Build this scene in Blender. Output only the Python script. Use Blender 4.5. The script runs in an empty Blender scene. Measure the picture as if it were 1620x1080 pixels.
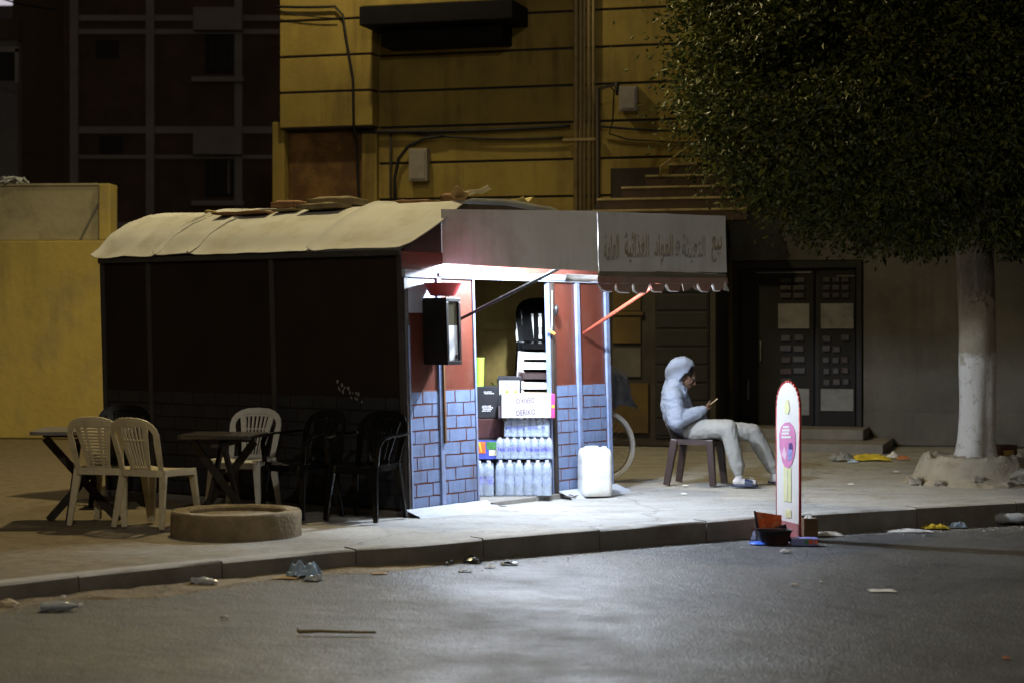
import bpy, bmesh, math, random
from mathutils import Vector, Matrix, noise
R = math.radians
random.seed(7)
sc = bpy.context.scene
col = sc.collection

# ------------------------------------------------------------------ camera
cam_d = bpy.data.cameras.new('camera'); cam = bpy.data.objects.new('camera', cam_d); col.objects.link(cam)
cam.location = (0, 0, 1.5); cam.rotation_euler = (R(90), 0, 0)
cam_d.sensor_width = 36; cam_d.lens = 36*3000/1620; cam_d.shift_y = -25/1620
cam_d.clip_start = .1; cam_d.clip_end = 900
cam_d.dof.use_dof = True; cam_d.dof.focus_distance = 16.6; cam_d.dof.aperture_fstop = 2.2
sc.camera = cam

# ------------------------------------------------------------------ night sky
w = bpy.data.worlds.new('World'); sc.world = w; w.use_nodes = True
bgn = w.node_tree.nodes['Background']
bgn.inputs['Color'].default_value = (1.0, .80, .58, 1)
bgn.inputs['Strength'].default_value = .028

def lamp(name, loc, power, colr, radius, spot=None, target=None, blend=.4):
    d = bpy.data.lights.new(name, 'SPOT' if spot else 'POINT'); d.energy = power; d.color = colr
    d.shadow_soft_size = radius
    if spot: d.spot_size = R(spot); d.spot_blend = blend
    o = bpy.data.objects.new(name, d); col.objects.link(o); o.location = loc
    if target: o.rotation_euler = (Vector(target)-Vector(loc)).to_track_quat('-Z', 'Y').to_euler()
    return o
# street lamp high on the ochre building behind the kiosk, out of frame
lamp('street_lamp_light', (-1.9, 17.7, 8.0), 1150, (1, .81, .42), .12, 146, (-2.6, 16.9, 0), .5)
# lamp bracketed to the ochre building, out of frame
lamp('wall_lamp_light', (-2.30, 23.7, 8.3), 330, (1, .83, .44), .10, 172, (-2.35, 24.2, 0), .15)
# street lamp across the road behind the viewer
lamp('road_lamp_light', (1.2, -2.5, 11.0), 1700, (1, .90, .74), .2)
# the kiosk's own cold white lamp under the awning
KROT = math.atan2(.807, .59)
KO = Vector((-.82, 15.0, 0)); KU = Vector((math.cos(KROT), math.sin(KROT), 0)); KW = Vector((-KU.y, KU.x, 0))
def kw(t, b, z=0): return KO + KU*t + KW*b + Vector((0, 0, z))
LAMP = kw(1.2, -.48, 2.14)
lamp('kiosk_lamp_light', LAMP, 470, (.75, .855, 1.0), .05)

sc.render.engine = 'CYCLES'
sc.cycles.use_denoising = True
sc.cycles.max_bounces = 6; sc.cycles.transparent_max_bounces = 10
sc.cycles.sample_clamp_indirect = 4
sc.cycles.caustics_reflective = False; sc.cycles.caustics_refractive = False
sc.view_settings.view_transform = 'Standard'; sc.view_settings.look = 'None'
sc.view_settings.exposure = 0; sc.view_settings.gamma = 1; sc.view_settings.use_curve_mapping = False

# ------------------------------------------------------------------ helpers
def at(px, py, Y):                       # picture point (1620x1080) at a depth -> world
    return Vector(((px-810)/3000*Y, Y, 1.5-(py-515)*Y/3000))
def zroad(x, y=0): return -.15-.01*x
def gnd(px, py, z=0.0):                  # picture point on level z
    Y = 3000*(1.5-z)/(py-515); return Vector(((px-810)/3000*Y, Y, z))
def rgnd(px, py):
    z = -.15
    for _ in range(4):
        p = gnd(px, py, z); z = zroad(p.x)
    return gnd(px, py, z)

MATS = {}
def mat(name, c, rough=.7, var=.18, vs=5.0, bump=0.0, bs=40.0, spec=.4, metal=0.0, trans=0.0, dirt=None, emit=None, alpha=None, island=0.0, sub=0.0, streak=None):
    if name in MATS: return MATS[name]
    m = bpy.data.materials.new(name); m.use_nodes = True; nt = m.node_tree; N = nt.nodes; L = nt.links
    b = N['Principled BSDF']; tc = N.new('ShaderNodeTexCoord')
    b.inputs['Roughness'].default_value = rough; b.inputs['Metallic'].default_value = metal
    b.inputs['Specular IOR Level'].default_value = spec
    b.inputs['Transmission Weight'].default_value = trans
    n1 = N.new('ShaderNodeTexNoise'); n1.inputs['Scale'].default_value = vs; n1.inputs['Detail'].default_value = 7; n1.inputs['Roughness'].default_value = .62
    L.new(tc.outputs['Object'], n1.inputs['Vector'])
    rmp = N.new('ShaderNodeMapRange'); rmp.inputs[1].default_value = .3; rmp.inputs[2].default_value = .7
    L.new(n1.outputs['Fac'], rmp.inputs[0])
    mx = N.new('ShaderNodeMix'); mx.data_type = 'RGBA'
    mx.inputs[6].default_value = (*[max(0, x*(1-var)) for x in c], 1); mx.inputs[7].default_value = (*[min(1, x*(1+var)) for x in c], 1)
    L.new(rmp.outputs[0], mx.inputs[0]); out = mx.outputs[2]
    if dirt:
        dc, amt, ds = dirt
        n2 = N.new('ShaderNodeTexNoise'); n2.inputs['Scale'].default_value = ds; n2.inputs['Detail'].default_value = 8; n2.inputs['Roughness'].default_value = .7
        L.new(tc.outputs['Object'], n2.inputs['Vector'])
        r2 = N.new('ShaderNodeMapRange'); r2.inputs[1].default_value = .62-.25*amt; r2.inputs[2].default_value = .85-.2*amt
        L.new(n2.outputs['Fac'], r2.inputs[0])
        m2 = N.new('ShaderNodeMix'); m2.data_type = 'RGBA'; m2.inputs[7].default_value = (*dc, 1)
        L.new(r2.outputs[0], m2.inputs[0]); L.new(out, m2.inputs[6]); out = m2.outputs[2]
    if streak:
        skc, ska, sks = streak
        mp = N.new('ShaderNodeMapping'); mp.inputs['Scale'].default_value = (sks, sks, sks*.07); L.new(tc.outputs['Object'], mp.inputs[0])
        n4 = N.new('ShaderNodeTexNoise'); n4.inputs['Scale'].default_value = 1; n4.inputs['Detail'].default_value = 7; n4.inputs['Roughness'].default_value = .65; L.new(mp.outputs[0], n4.inputs['Vector'])
        n6 = N.new('ShaderNodeTexNoise'); n6.inputs['Scale'].default_value = sks*.22; n6.inputs['Detail'].default_value = 4; L.new(tc.outputs['Object'], n6.inputs['Vector'])
        mu = N.new('ShaderNodeMath'); mu.operation = 'MULTIPLY'; L.new(n4.outputs['Fac'], mu.inputs[0]); L.new(n6.outputs['Fac'], mu.inputs[1])
        r5 = N.new('ShaderNodeMapRange'); r5.inputs[1].default_value = .25; r5.inputs[2].default_value = .40; r5.inputs[4].default_value = ska; L.new(mu.outputs[0], r5.inputs[0])
        m5 = N.new('ShaderNodeMix'); m5.data_type = 'RGBA'; m5.inputs[7].default_value = (*skc, 1); L.new(r5.outputs[0], m5.inputs[0]); L.new(out, m5.inputs[6]); out = m5.outputs[2]
    if island:
        g = N.new('ShaderNodeNewGeometry'); hs = N.new('ShaderNodeHueSaturation')
        r3 = N.new('ShaderNodeMapRange'); r3.inputs[3].default_value = 1-island; r3.inputs[4].default_value = 1+island
        L.new(g.outputs['Random Per Island'], r3.inputs[0]); L.new(r3.outputs[0], hs.inputs['Value']); L.new(out, hs.inputs['Color'])
        r4 = N.new('ShaderNodeMapRange'); r4.inputs[3].default_value = .5+.05*island; r4.inputs[4].default_value = .5-.05*island
        L.new(g.outputs['Random Per Island'], r4.inputs[0]); L.new(r4.outputs[0], hs.inputs['Hue']); out = hs.outputs['Color']
    L.new(out, b.inputs['Base Color'])
    if bump:
        n3 = N.new('ShaderNodeTexNoise'); n3.inputs['Scale'].default_value = bs; n3.inputs['Detail'].default_value = 5
        L.new(tc.outputs['Object'], n3.inputs['Vector'])
        bp = N.new('ShaderNodeBump'); bp.inputs['Strength'].default_value = min(1, bump); bp.inputs['Distance'].default_value = .012*max(1, bump)
        L.new(n3.outputs['Fac'], bp.inputs['Height']); L.new(bp.outputs['Normal'], b.inputs['Normal'])
    # uneven sheen
    rr = N.new('ShaderNodeMapRange'); rr.inputs[3].default_value = max(.02, rough-.1); rr.inputs[4].default_value = min(1, rough+.1)
    L.new(n1.outputs['Fac'], rr.inputs[0]); L.new(rr.outputs[0], b.inputs['Roughness'])
    if emit:
        b.inputs['Emission Color'].default_value = (*emit[0], 1); b.inputs['Emission Strength'].default_value = emit[1]
    if sub:
        b.inputs['Subsurface Weight'].default_value = sub; b.inputs['Subsurface Radius'].default_value = (.05, .03, .02); b.inputs['Subsurface Scale'].default_value = .3
    if alpha is not None:
        b.inputs['Alpha'].default_value = alpha
    MATS[name] = m; return m

class MB:
    def __init__(s): s.bm = bmesh.new()
    def box(s, x0, y0, z0, x1, y1, z1):
        r = bmesh.ops.create_cube(s.bm, size=1)['verts']
        for v in r:
            v.co = Vector(((x0+x1)/2+v.co.x*(x1-x0), (y0+y1)/2+v.co.y*(y1-y0), (z0+z1)/2+v.co.z*(z1-z0)))
        return s
    def bar(s, p, q, wd, ht, w2=None, h2=None, up=(0, 0, 1)):
        p, q = Vector(p), Vector(q); d = (q-p).normalized(); up = Vector(up)
        if abs(d.dot(up)) > .98: up = Vector((0, 1, 0))
        a = d.cross(up).normalized(); c = a.cross(d).normalized()
        w2 = wd if w2 is None else w2; h2 = ht if h2 is None else h2
        vs = []
        for P, W, H in ((p, wd, ht), (q, w2, h2)):
            for i, j in ((-1, -1), (1, -1), (1, 1), (-1, 1)):
                vs.append(s.bm.verts.new(P+a*(i*W/2)+c*(j*H/2)))
        f = s.bm.faces.new
        f(vs[3::-1]); f(vs[4:8])
        for i in range(4):
            j = (i+1) % 4; f((vs[i], vs[j], vs[4+j], vs[4+i]))
        return s
    def tube(s, pts, r, n=8, r2=None):
        pts = [Vector(p) for p in pts]; k = len(pts); rings = []; pa = None
        for i, p in enumerate(pts):
            d = (pts[min(i+1, k-1)]-pts[max(i-1, 0)]).normalized()
            if pa is None:
                a = d.orthogonal().normalized()
            else:
                a = (pa-d*pa.dot(d)).normalized()
            pa = a; b = d.cross(a)
            rad = r[i] if isinstance(r, (list, tuple)) else (r if r2 is None else r+(r2-r)*i/(k-1))
            rings.append([s.bm.verts.new(p+a*(rad*math.cos(2*math.pi*j/n))+b*(rad*math.sin(2*math.pi*j/n))) for j in range(n)])
        for i in range(k-1):
            for j in range(n):
                jj = (j+1) % n
                s.bm.faces.new((rings[i][j], rings[i][jj], rings[i+1][jj], rings[i+1][j]))
        s.bm.faces.new(rings[0][::-1]); s.bm.faces.new(rings[-1])
        return s
    def lathe(s, prof, n=16, c=(0, 0, 0), cap=True, M=None):
        c = Vector(c); rings = []
        for rr, z in prof:
            ring = []
            for j in range(n):
                v = Vector((rr*math.cos(2*math.pi*j/n), rr*math.sin(2*math.pi*j/n), z))
                if M: v = M @ v
                ring.append(s.bm.verts.new(v+c))
            rings.append(ring)
        for i in range(len(rings)-1):
            for j in range(n):
                jj = (j+1) % n
                s.bm.faces.new((rings[i][j], rings[i][jj], rings[i+1][jj], rings[i+1][j]))
        if cap:
            s.bm.faces.new(rings[0][::-1]); s.bm.faces.new(rings[-1])
        return s
    def prism(s, pts, ext):
        ext = Vector(ext); a = [s.bm.verts.new(Vector(p)) for p in pts]; b = [s.bm.verts.new(Vector(p)+ext) for p in pts]
        n = len(pts); s.bm.faces.new(a[::-1]); s.bm.faces.new(b)
        for i in range(n):
            j = (i+1) % n; s.bm.faces.new((a[i], a[j], b[j], b[i]))
        return s
    def grid(s, f, nu, nv):
        vv = [[s.bm.verts.new(Vector(f(i/nu, j/nv))) for j in range(nv+1)] for i in range(nu+1)]
        for i in range(nu):
            for j in range(nv):
                s.bm.faces.new((vv[i][j], vv[i+1][j], vv[i+1][j+1], vv[i][j+1]))
        return s
    def strip(s, A, B):
        a = [s.bm.verts.new(Vector(p)) for p in A]; b = [s.bm.verts.new(Vector(p)) for p in B]
        for i in range(len(a)-1): s.bm.faces.new((a[i], a[i+1], b[i+1], b[i]))
        return s
    def solid(s, th):
        bmesh.ops.recalc_face_normals(s.bm, faces=s.bm.faces[:])
        bmesh.ops.solidify(s.bm, geom=s.bm.faces[:], thickness=th)
        return s
    def ico(s, c, r, sub=1, sq=(1, 1, 1), jit=0.0, rnd=random):
        v = bmesh.ops.create_icosphere(s.bm, subdivisions=sub, radius=1)['verts']
        for q in v:
            k = 1+rnd.uniform(-jit, jit)
            q.co = Vector((c[0]+q.co.x*r*sq[0]*k, c[1]+q.co.y*r*sq[1]*k, c[2]+q.co.z*r*sq[2]*k))
        return s
    def mesh(s, name, m, bevel=0, smooth=False):
        bmesh.ops.recalc_face_normals(s.bm, faces=s.bm.faces[:])
        if bevel:
            es = [e for e in s.bm.edges if len(e.link_faces) == 2 and e.calc_face_angle(0) > .5]
            bmesh.ops.bevel(s.bm, geom=es, offset=bevel, segments=2, profile=.6, affect='EDGES', clamp_overlap=True)
        me = bpy.data.meshes.new(name); s.bm.to_mesh(me); s.bm.free()
        if m: me.materials.append(m)
        if smooth:
            for p in me.polygons: p.use_smooth = True
            if smooth == 'angle': me.set_sharp_from_angle(angle=R(38))
        return me
    def build(s, name, m, parent=None, loc=None, bevel=0, smooth=False, lean=False, label=None, cat=None, group=None, kind=None, rz=0):
        if lean:
            for v in s.bm.verts:
                z = v.co.z; v.co.x -= .0155*z; v.co.y += .021*z
        o = bpy.data.objects.new(name, s.mesh(name, m, bevel, smooth)); col.objects.link(o)
        if parent: o.parent = parent
        if loc is not None: o.location = loc
        if rz: o.rotation_euler.z = rz
        tag(o, label, cat, group, kind)
        return o
def tag(o, label=None, cat=None, group=None, kind=None):
    if label: o['label'] = label
    if cat: o['category'] = cat
    if group: o['group'] = group
    if kind: o['kind'] = kind
    return o
def thing(name, label, cat, loc=(0, 0, 0), rz=0, group=None, kind=None):
    o = bpy.data.objects.new(name, None); col.objects.link(o); o.location = loc; o.rotation_euler = (0, 0, rz)
    o.empty_display_size = .2
    return tag(o, label, cat, group, kind)
def inst(name, me, parent, loc=(0, 0, 0), rz=0, scale=None):
    o = bpy.data.objects.new(name, me); col.objects.link(o); o.parent = parent; o.location = loc; o.rotation_euler = (0, 0, rz)
    if scale: o.scale = scale
    return o
def dup(root, loc, rz, label=None, group=None):
    r = root.copy(); col.objects.link(r); r.location = loc; r.rotation_euler = (0, 0, rz)
    if label: r['label'] = label
    if group: r['group'] = group
    for ch in list(root.children):
        c = ch.copy(); col.objects.link(c); c.parent = r
        for g in list(ch.children):
            d = g.copy(); col.objects.link(d); d.parent = c
    return r
def textmesh(name, body, m, size, parent, loc, rot, ext=.0012, jit=0, fit=None, off=0):
    c = bpy.data.curves.new(name, 'FONT'); c.body = body; c.size = size; c.align_x = 'CENTER'; c.align_y = 'CENTER'; c.extrude = ext; c.offset = off
    o = bpy.data.objects.new(name, c); col.objects.link(o)
    dg = bpy.context.evaluated_depsgraph_get(); dg.update()
    me = bpy.data.meshes.new_from_object(o.evaluated_get(dg)); me.name = name
    bpy.data.objects.remove(o); bpy.data.curves.remove(c)
    me.materials.clear(); me.materials.append(m)
    if len(me.vertices):
        xs = [v.co.x for v in me.vertices]; ys = [v.co.y for v in me.vertices]
        cx, cy = (min(xs)+max(xs))/2, (min(ys)+max(ys))/2
        sx = sy = 1
        if fit: sx = fit[0]/max(1e-6, max(xs)-min(xs)); sy = fit[1]/max(1e-6, max(ys)-min(ys))
        for v in me.vertices:
            v.co.x = (v.co.x-cx)*sx; v.co.y = (v.co.y-cy)*sy
            if jit: v.co.y += jit*noise.noise((v.co.x*6, v.co.y*6, 3))
    r = bpy.data.objects.new(name, me); col.objects.link(r); r.parent = parent; r.location = loc; r.rotation_euler = rot
    return r
def fbm(x, y, z=0, o=3):
    s = 0; a = 1
    for i in range(o):
        s += a*noise.noise((x, y, z)); x *= 2.1; y *= 2.1; z += 7.3; a *= .5
    return s
# ------------------------------------------------------------------ materials of the setting
def ground_mat(name, c1, c2, c3, rough, grain, gs, bumpd, stain, sand=None):
    m = bpy.data.materials.new(name); m.use_nodes = True; nt = m.node_tree; N = nt.nodes; L = nt.links
    b = N['Principled BSDF']; tc = N.new('ShaderNodeTexCoord')
    def nz(s, d=6, r=.6, stretch=None):
        n = N.new('ShaderNodeTexNoise'); n.inputs['Scale'].default_value = s; n.inputs['Detail'].default_value = d; n.inputs['Roughness'].default_value = r
        if stretch:
            mp = N.new('ShaderNodeMapping'); mp.inputs['Scale'].default_value = stretch
            L.new(tc.outputs['Object'], mp.inputs[0]); L.new(mp.outputs[0], n.inputs['Vector'])
        else: L.new(tc.outputs['Object'], n.inputs['Vector'])
        return n
    def rng(o, a, bb, lo=0, hi=1):
        r = N.new('ShaderNodeMapRange'); r.inputs[1].default_value = a; r.inputs[2].default_value = bb; r.inputs[3].default_value = lo; r.inputs[4].default_value = hi
        L.new(o, r.inputs[0]); return r.outputs[0]
    def mix(f, a, bb):
        x = N.new('ShaderNodeMix'); x.data_type = 'RGBA'
        for s, v in ((6, a), (7, bb)):
            if isinstance(v, tuple): x.inputs[s].default_value = (*v, 1)
            else: L.new(v, x.inputs[s])
        L.new(f, x.inputs[0]); return x.outputs[2]
    o = mix(rng(nz(1.1).outputs['Fac'], .32, .68), c1, c2)
    o = mix(rng(nz(3.2, 8, .72).outputs['Fac'], .52, .72, 0, stain), o, c3)
    o = mix(rng(nz(.8, 6, .6, (1, 3.5, 1)).outputs['Fac'], .5, .75, 0, stain*.7), o, tuple(x*.6 for x in c1))
    g = nz(gs, 3, .7, (1, .5, 1) if name == 'asphalt' else None)
    o = mix(rng(g.outputs['Fac'], .56, .8, 0, grain), o, tuple(min(.9, x*2.6) for x in c2))
    g2 = nz(gs*.45, 2, .6)
    o = mix(rng(g2.outputs['Fac'], .56, .75, 0, grain), o, tuple(x*.45 for x in c1))
    # fine cracks
    vo = N.new('ShaderNodeTexVoronoi'); vo.feature = 'DISTANCE_TO_EDGE'; vo.inputs['Scale'].default_value = .55
    dn = nz(2.5, 4); ad = N.new('ShaderNodeVectorMath'); ad.operation = 'ADD'
    sc2 = N.new('ShaderNodeVectorMath'); sc2.operation = 'SCALE'; sc2.inputs['Scale'].default_value = .5
    L.new(dn.outputs['Color'], sc2.inputs[0]); L.new(tc.outputs['Object'], ad.inputs[0]); L.new(sc2.outputs[0], ad.inputs[1]); L.new(ad.outputs[0], vo.inputs['Vector'])
    o = mix(rng(vo.outputs['Distance'], 0, .012, .55, 0), o, tuple(x*.35 for x in c1))
    if sand:
        # earth trodden over the left end of the pavement, with a ragged border
        sxyz = N.new('ShaderNodeSeparateXYZ'); L.new(tc.outputs['Object'], sxyz.inputs[0])
        ns = nz(1.3, 9, .7, (1, 2.2, 1))
        a1 = N.new('ShaderNodeMath'); a1.operation = 'MULTIPLY_ADD'; a1.inputs[1].default_value = 3.4; L.new(ns.outputs['Fac'], a1.inputs[0])
        ng = N.new('ShaderNodeMath'); ng.operation = 'MULTIPLY'; ng.inputs[1].default_value = -1; L.new(sxyz.outputs['X'], ng.inputs[0]); L.new(ng.outputs[0], a1.inputs[2])
        fine = nz(9, 8, .75); se = mix(rng(fine.outputs['Fac'], .35, .65), sand[0], sand[1])
        o = mix(rng(a1.outputs[0], 3.3, 4.5, 0, .92), o, se)
    L.new(o, b.inputs['Base Color'])
    L.new(rng(nz(2.0).outputs['Fac'], .3, .7, rough-.12, rough+.1), b.inputs['Roughness'])
    b.inputs['Specular IOR Level'].default_value = .6 if name == 'asphalt' else .35
    bp = N.new('ShaderNodeBump'); bp.inputs['Strength'].default_value = .9; bp.inputs['Distance'].default_value = bumpd
    L.new(g.outputs['Fac'], bp.inputs['Height'])
    bp2 = N.new('ShaderNodeBump'); bp2.inputs['Strength'].default_value = .5; bp2.inputs['Distance'].default_value = .03
    L.new(nz(5, 6).outputs['Fac'], bp2.inputs['Height']); L.new(bp.outputs['Normal'], bp2.inputs['Normal'])
    L.new(bp2.outputs['Normal'], b.inputs['Normal'])
    return m
M_road = ground_mat('asphalt', (.062, .061, .061), (.086, .085, .085), (.042, .040, .039), .56, 1.0, 70, .008, .8)
M_pave = ground_mat('pavement_concrete', (.30, .29, .27), (.375, .365, .345), (.22, .195, .155), .85, .45, 60, .003, 1.0, ((.15, .115, .066), (.27, .215, .13)))
M_earth = ground_mat('sandy_earth', (.24, .19, .12), (.32, .26, .17), (.14, .10, .06), .95, .6, 45, .010, .9)
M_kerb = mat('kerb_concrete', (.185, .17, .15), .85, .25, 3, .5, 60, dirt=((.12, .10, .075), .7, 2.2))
M_kerbtop = mat('worn_lit_kerb_top', (.40, .385, .36), .8, .2, 4, .4, 60, dirt=((.22, .19, .15), .5, 3))  # worn top, lightened for light on it; the face is darkened for shade

# ------------------------------------------------------------------ ground, road, kerb, pavement
KT = [(-7.5, 7.6), (-5, 9.35), (-3.6, 10.5), (-2.97, 11.0), (-2.485, 11.52), (-1.87, 12.1), (-1.16, 12.72), (-.65, 13.0), (-.045, 13.49), (1.165, 14.38), (1.97, 14.95), (3.08, 15.55), (4.37, 16.19), (6.5, 17.2), (12, 19.6), (30, 27)]
def kerb_y(x):
    for (a, b), (c, d) in zip(KT, KT[1:]):
        if a <= x <= c: return b+(d-b)*(x-a)/(c-a)
    return KT[0][1] if x < KT[0][0] else KT[-1][1]
m = MB(); m.grid(lambda u, v: (-260+520*u, -120+620*v, -.9), 4, 4)
m.build('ground', M_earth, kind='structure')
def road_f(u, v):
    x = -30+70*u; y = -30+75*v
    return (x, y, zroad(max(-8, min(8, x)))+.006*fbm(x*.5, y*.5)-.012*max(0, 1-abs(y-kerb_y(x)+1.2)/.7))
m = MB(); m.grid(road_f, 140, 110); m.build('road', M_road, kind='structure', smooth=True)
def dense(step=.25):
    xs = []; x = KT[0][0]
    while x < 30: xs.append(x); x += step
    return xs
xs = dense(.2)
# pavement: a sheet from the back of the kerb to behind the buildings
def pave_z(x, y): return .010*fbm(x*.7, y*.7, 5)-.012
m = MB()
def pf(u, v):
    x = xs[min(len(xs)-1, int(u*(len(xs)-1)+.5))]; y0 = kerb_y(x)+.17
    y = y0+(34-y0)*(v**1.6)
    return (x, y, pave_z(x, y))
m.grid(pf, len(xs)-1, 60)
m.build('pavement', M_pave, kind='structure', smooth=True)
# kerb stones
kerb = thing('kerb', None, None, (0, 0, 0), kind='structure')
tot = 0; prev = None; cuts = []; pts = []
x = KT[0][0]
while x < 14: pts.append((x, kerb_y(x))); x += .05
acc = 0; last = pts[0]; cuts = [0]
for i, p in enumerate(pts):
    acc += math.hypot(p[0]-last[0], p[1]-last[1]); last = p
    if acc > 1.02: cuts.append(i); acc = 0
rk = random.Random(3)
for a, b in zip(cuts, cuts[1:]):
    seg = pts[a:b+1]; m = MB(); dz = rk.uniform(-.007, .007); dy = rk.uniform(-.008, .008)
    q = [seg[0], seg[len(seg)//2], seg[-1]]
    A = []; 
    d = Vector((q[2][0]-q[0][0], q[2][1]-q[0][1], 0)); Ln = d.length; d.normalize(); nrm = Vector((-d.y, d.x, 0))
    rings = []
    K = 6
    for i in range(K+1):
        f = i/K; px = q[0][0]+(q[2][0]-q[0][0])*f; py = kerb_y(px)+dy
        sh = 0.006 if i == 0 else (-.006 if i == K else 0)
        c = Vector((px, py, 0))+d*sh; jj = [rk.uniform(-.004, .004) for _ in range(4)]
        zb = -.45
        ring = [c+Vector((0, 0, zb)), c+nrm*.004+Vector((0, 0, -.05)), c+nrm*(.006+jj[0])+Vector((0, 0, -.012+dz)), c+nrm*(.022+jj[1])+Vector((0, 0, dz+jj[2])), c+nrm*.17+Vector((0, 0, dz)), c+nrm*.175+Vector((0, 0, zb))]
        rings.append([m.bm.verts.new(v) for v in ring])
    for i in range(K):
        for j in range(6):
            jj = (j+1) % 6; m.bm.faces.new((rings[i][j], rings[i][jj], rings[i+1][jj], rings[i+1][j]))
    m.bm.faces.new(rings[0]); m.bm.faces.new(rings[-1][::-1])
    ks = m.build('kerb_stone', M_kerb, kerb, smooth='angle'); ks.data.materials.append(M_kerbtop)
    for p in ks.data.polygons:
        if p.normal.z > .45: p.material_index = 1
# loose gravel and dirt along the gutter
def gravel(name, n, seed, xr, off, size, m_, mk=None):
    rg = random.Random(seed); V = []; F = []
    for i in range(n):
        x = rg.uniform(*xr); o = abs(rg.gauss(0, off)); y = kerb_y(x)-.02-o; z = zroad(x)-.012*max(0, 1-abs(-o+1.2)/.7)
        r = size*rg.uniform(.4, 1)*(1.6 if rg.random() < .07 else 1); k = len(V)
        a0 = rg.uniform(0, 6.28)
        for j in range(4):
            a = a0+j*1.57+rg.uniform(-.3, .3); V.append((x+r*math.cos(a), y+r*math.sin(a), z+.001))
        V.append((x+rg.uniform(-.3, .3)*r, y, z+r*rg.uniform(.3, .6)))
        for j in range(4): F.append((k+j, k+(j+1) % 4, k+4))
    me = bpy.data.meshes.new(name); me.from_pydata(V, [], F); me.materials.append(m_)
    o = bpy.data.objects.new(name, me); col.objects.link(o); tag(o, kind='stuff'); return o
M_grav = mat('gravel', (.38, .31, .20), .9, .5, 30, island=.5)
M_gravg = mat('grey_grit', (.40, .39, .37), .8, .5, 30, island=.5)
tag(gravel('gutter_gravel', 2600, 1, (-4.5, -.9), .22, .008, M_grav), 'sandy gravel gathered in the gutter below the left kerb', 'gravel')
tag(gravel('gutter_grit', 5000, 2, (-1.2, 5.5), .2, .008, M_gravg), 'grey grit lying in the gutter along the right kerb', 'grit')
tag(gravel('road_grit', 3500, 4, (-3.5, 5), 2.2, .0045, M_gravg), 'scattered grit on the open asphalt of the road', 'grit')
# dirt strip in the left gutter
m = MB()
def df(u, v):
    x = -4.6+4.4*u; wd = .80*(1-u)**.6*(.75+.5*fbm(x*1.7, 3))
    y = kerb_y(x)+.01-wd*v
    z0 = zroad(x)
    return (x, y, z0+.004+(.035*(1-v)**1.2*(1-u*.6)+.012*fbm(x*5, y*5))*(1 if 0 < v < 1 else .6) - (.02 if v > .99 else 0))
m.grid(df, 70, 12); m.build('gutter_dirt', M_earth, kind='structure', smooth=True)

# ------------------------------------------------------------------ ochre building behind
FR = math.atan2(-.2747, .9615)
FO = Vector((-.55, 25.5, 0)); FU = Vector((math.cos(FR), math.sin(FR), 0)); FN = Vector((math.sin(FR), -math.cos(FR), 0))
def fw(s, n, z): return FO+FU*s+FN*n+Vector((0, 0, z))
M_ochre = mat('ochre_render', (.32, .235, .058), .88, .16, 1.6, .35, 45, dirt=((.22, .15, .04), .5, .9), streak=((.10, .065, .022), .6, 5))
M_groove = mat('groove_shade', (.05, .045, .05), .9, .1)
M_rust = mat('red_brown_render', (.12, .062, .024), .9, .3, 1.5, .3, 30, dirt=((.30, .17, .05), .6, 1.5))
M_greyw = mat('grey_render', (.18, .17, .155), .9, .22, 1.2, .4, 30, dirt=((.10, .09, .075), .6, .8), streak=((.08, .07, .06), .6, 3.5))
M_dark = mat('dark_steel', (.022, .021, .022), .6, .25, 8)
M_darkb = mat('dark_brown_paint', (.030, .021, .016), .6, .25, 8)
yb = thing('ochre_building', 'ochre rendered building with grooved courses behind the kiosk', 'building', FO, FR)
def fb(name, mt, s0, n0, z0, s1, n1, z1, parent=yb, bev=.006, **k):
    return MB().box(s0, -n1, z0, s1, -n0, z1).build(name, mt, parent, bevel=bev, **k)
fb('wall', M_ochre, -2.655, -.5, 0, 11, -.03, 8.6, bev=0)
zs = [2.72, 3.21, 3.70, 4.19, 4.68, 5.17, 5.66, 6.15, 6.64, 7.13, 7.62]
for i, z in enumerate(zs[:-1]):
    fb('wall_course', M_ochre, -1.31, -.02, z+.016, 10.5, .02, z+.49-.016, bev=.008)
    if z > 4.1: fb('wall_course', M_ochre, -2.66, .0, z+.016, -1.318, .26, z+.49-.016, bev=.008)
fb('bay_core', M_groove, -2.64, -.02, 4.19, -1.34, .235, 7.6, bev=0)
fb('groove_backing', M_groove, -1.30, -.028, 2.5, 10.4, -.022, 7.6, bev=0)
fb('recess_wall', M_rust, -2.62, -.028, 0, -1.55, .03, 4.16)
fb('corner_pillar', M_ochre, -2.82, -.3, 0, -2.64, .16, 4.30, bev=.02)
fb('pier', M_ochre, -1.54, -.025, 0, -1.32, .08, 4.16, bev=.02)
fb('plinth', M_ochre, -1.32, -.022, 0, 3.5, .03, 1.62, bev=.01)
fb('ledge', M_ochre, -1.32, -.02, 1.632, 3.5, .06, 1.71, bev=.012)
# balcony hood
M_hoodd = mat('dark_hood_paint', (.010, .009, .011), .8, .2, 6, spec=.1)
hood = fb('balcony_slab', M_hoodd, -1.31, .005, 5.47, .80, .78, 5.72, bev=.015)
fb('shutter_box', M_hoodd, -1.10, .022, 5.22, .58, .52, 5.462, bev=.01)
fb('balcony_parapet', M_ochre, -1.29, .02, 5.727, .78, .74, 6.7, bev=.01)
# dark lower storey with the iron double door, grey wall right of it
fb('grey_wall_band', M_greyw, 5.22, .023, 0, 10.6, .09, 2.9, bev=.01)
fb('grey_wall_skirt', M_greyw, 5.22, .093, 0, 10.6, .13, .42, bev=.015)
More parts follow.
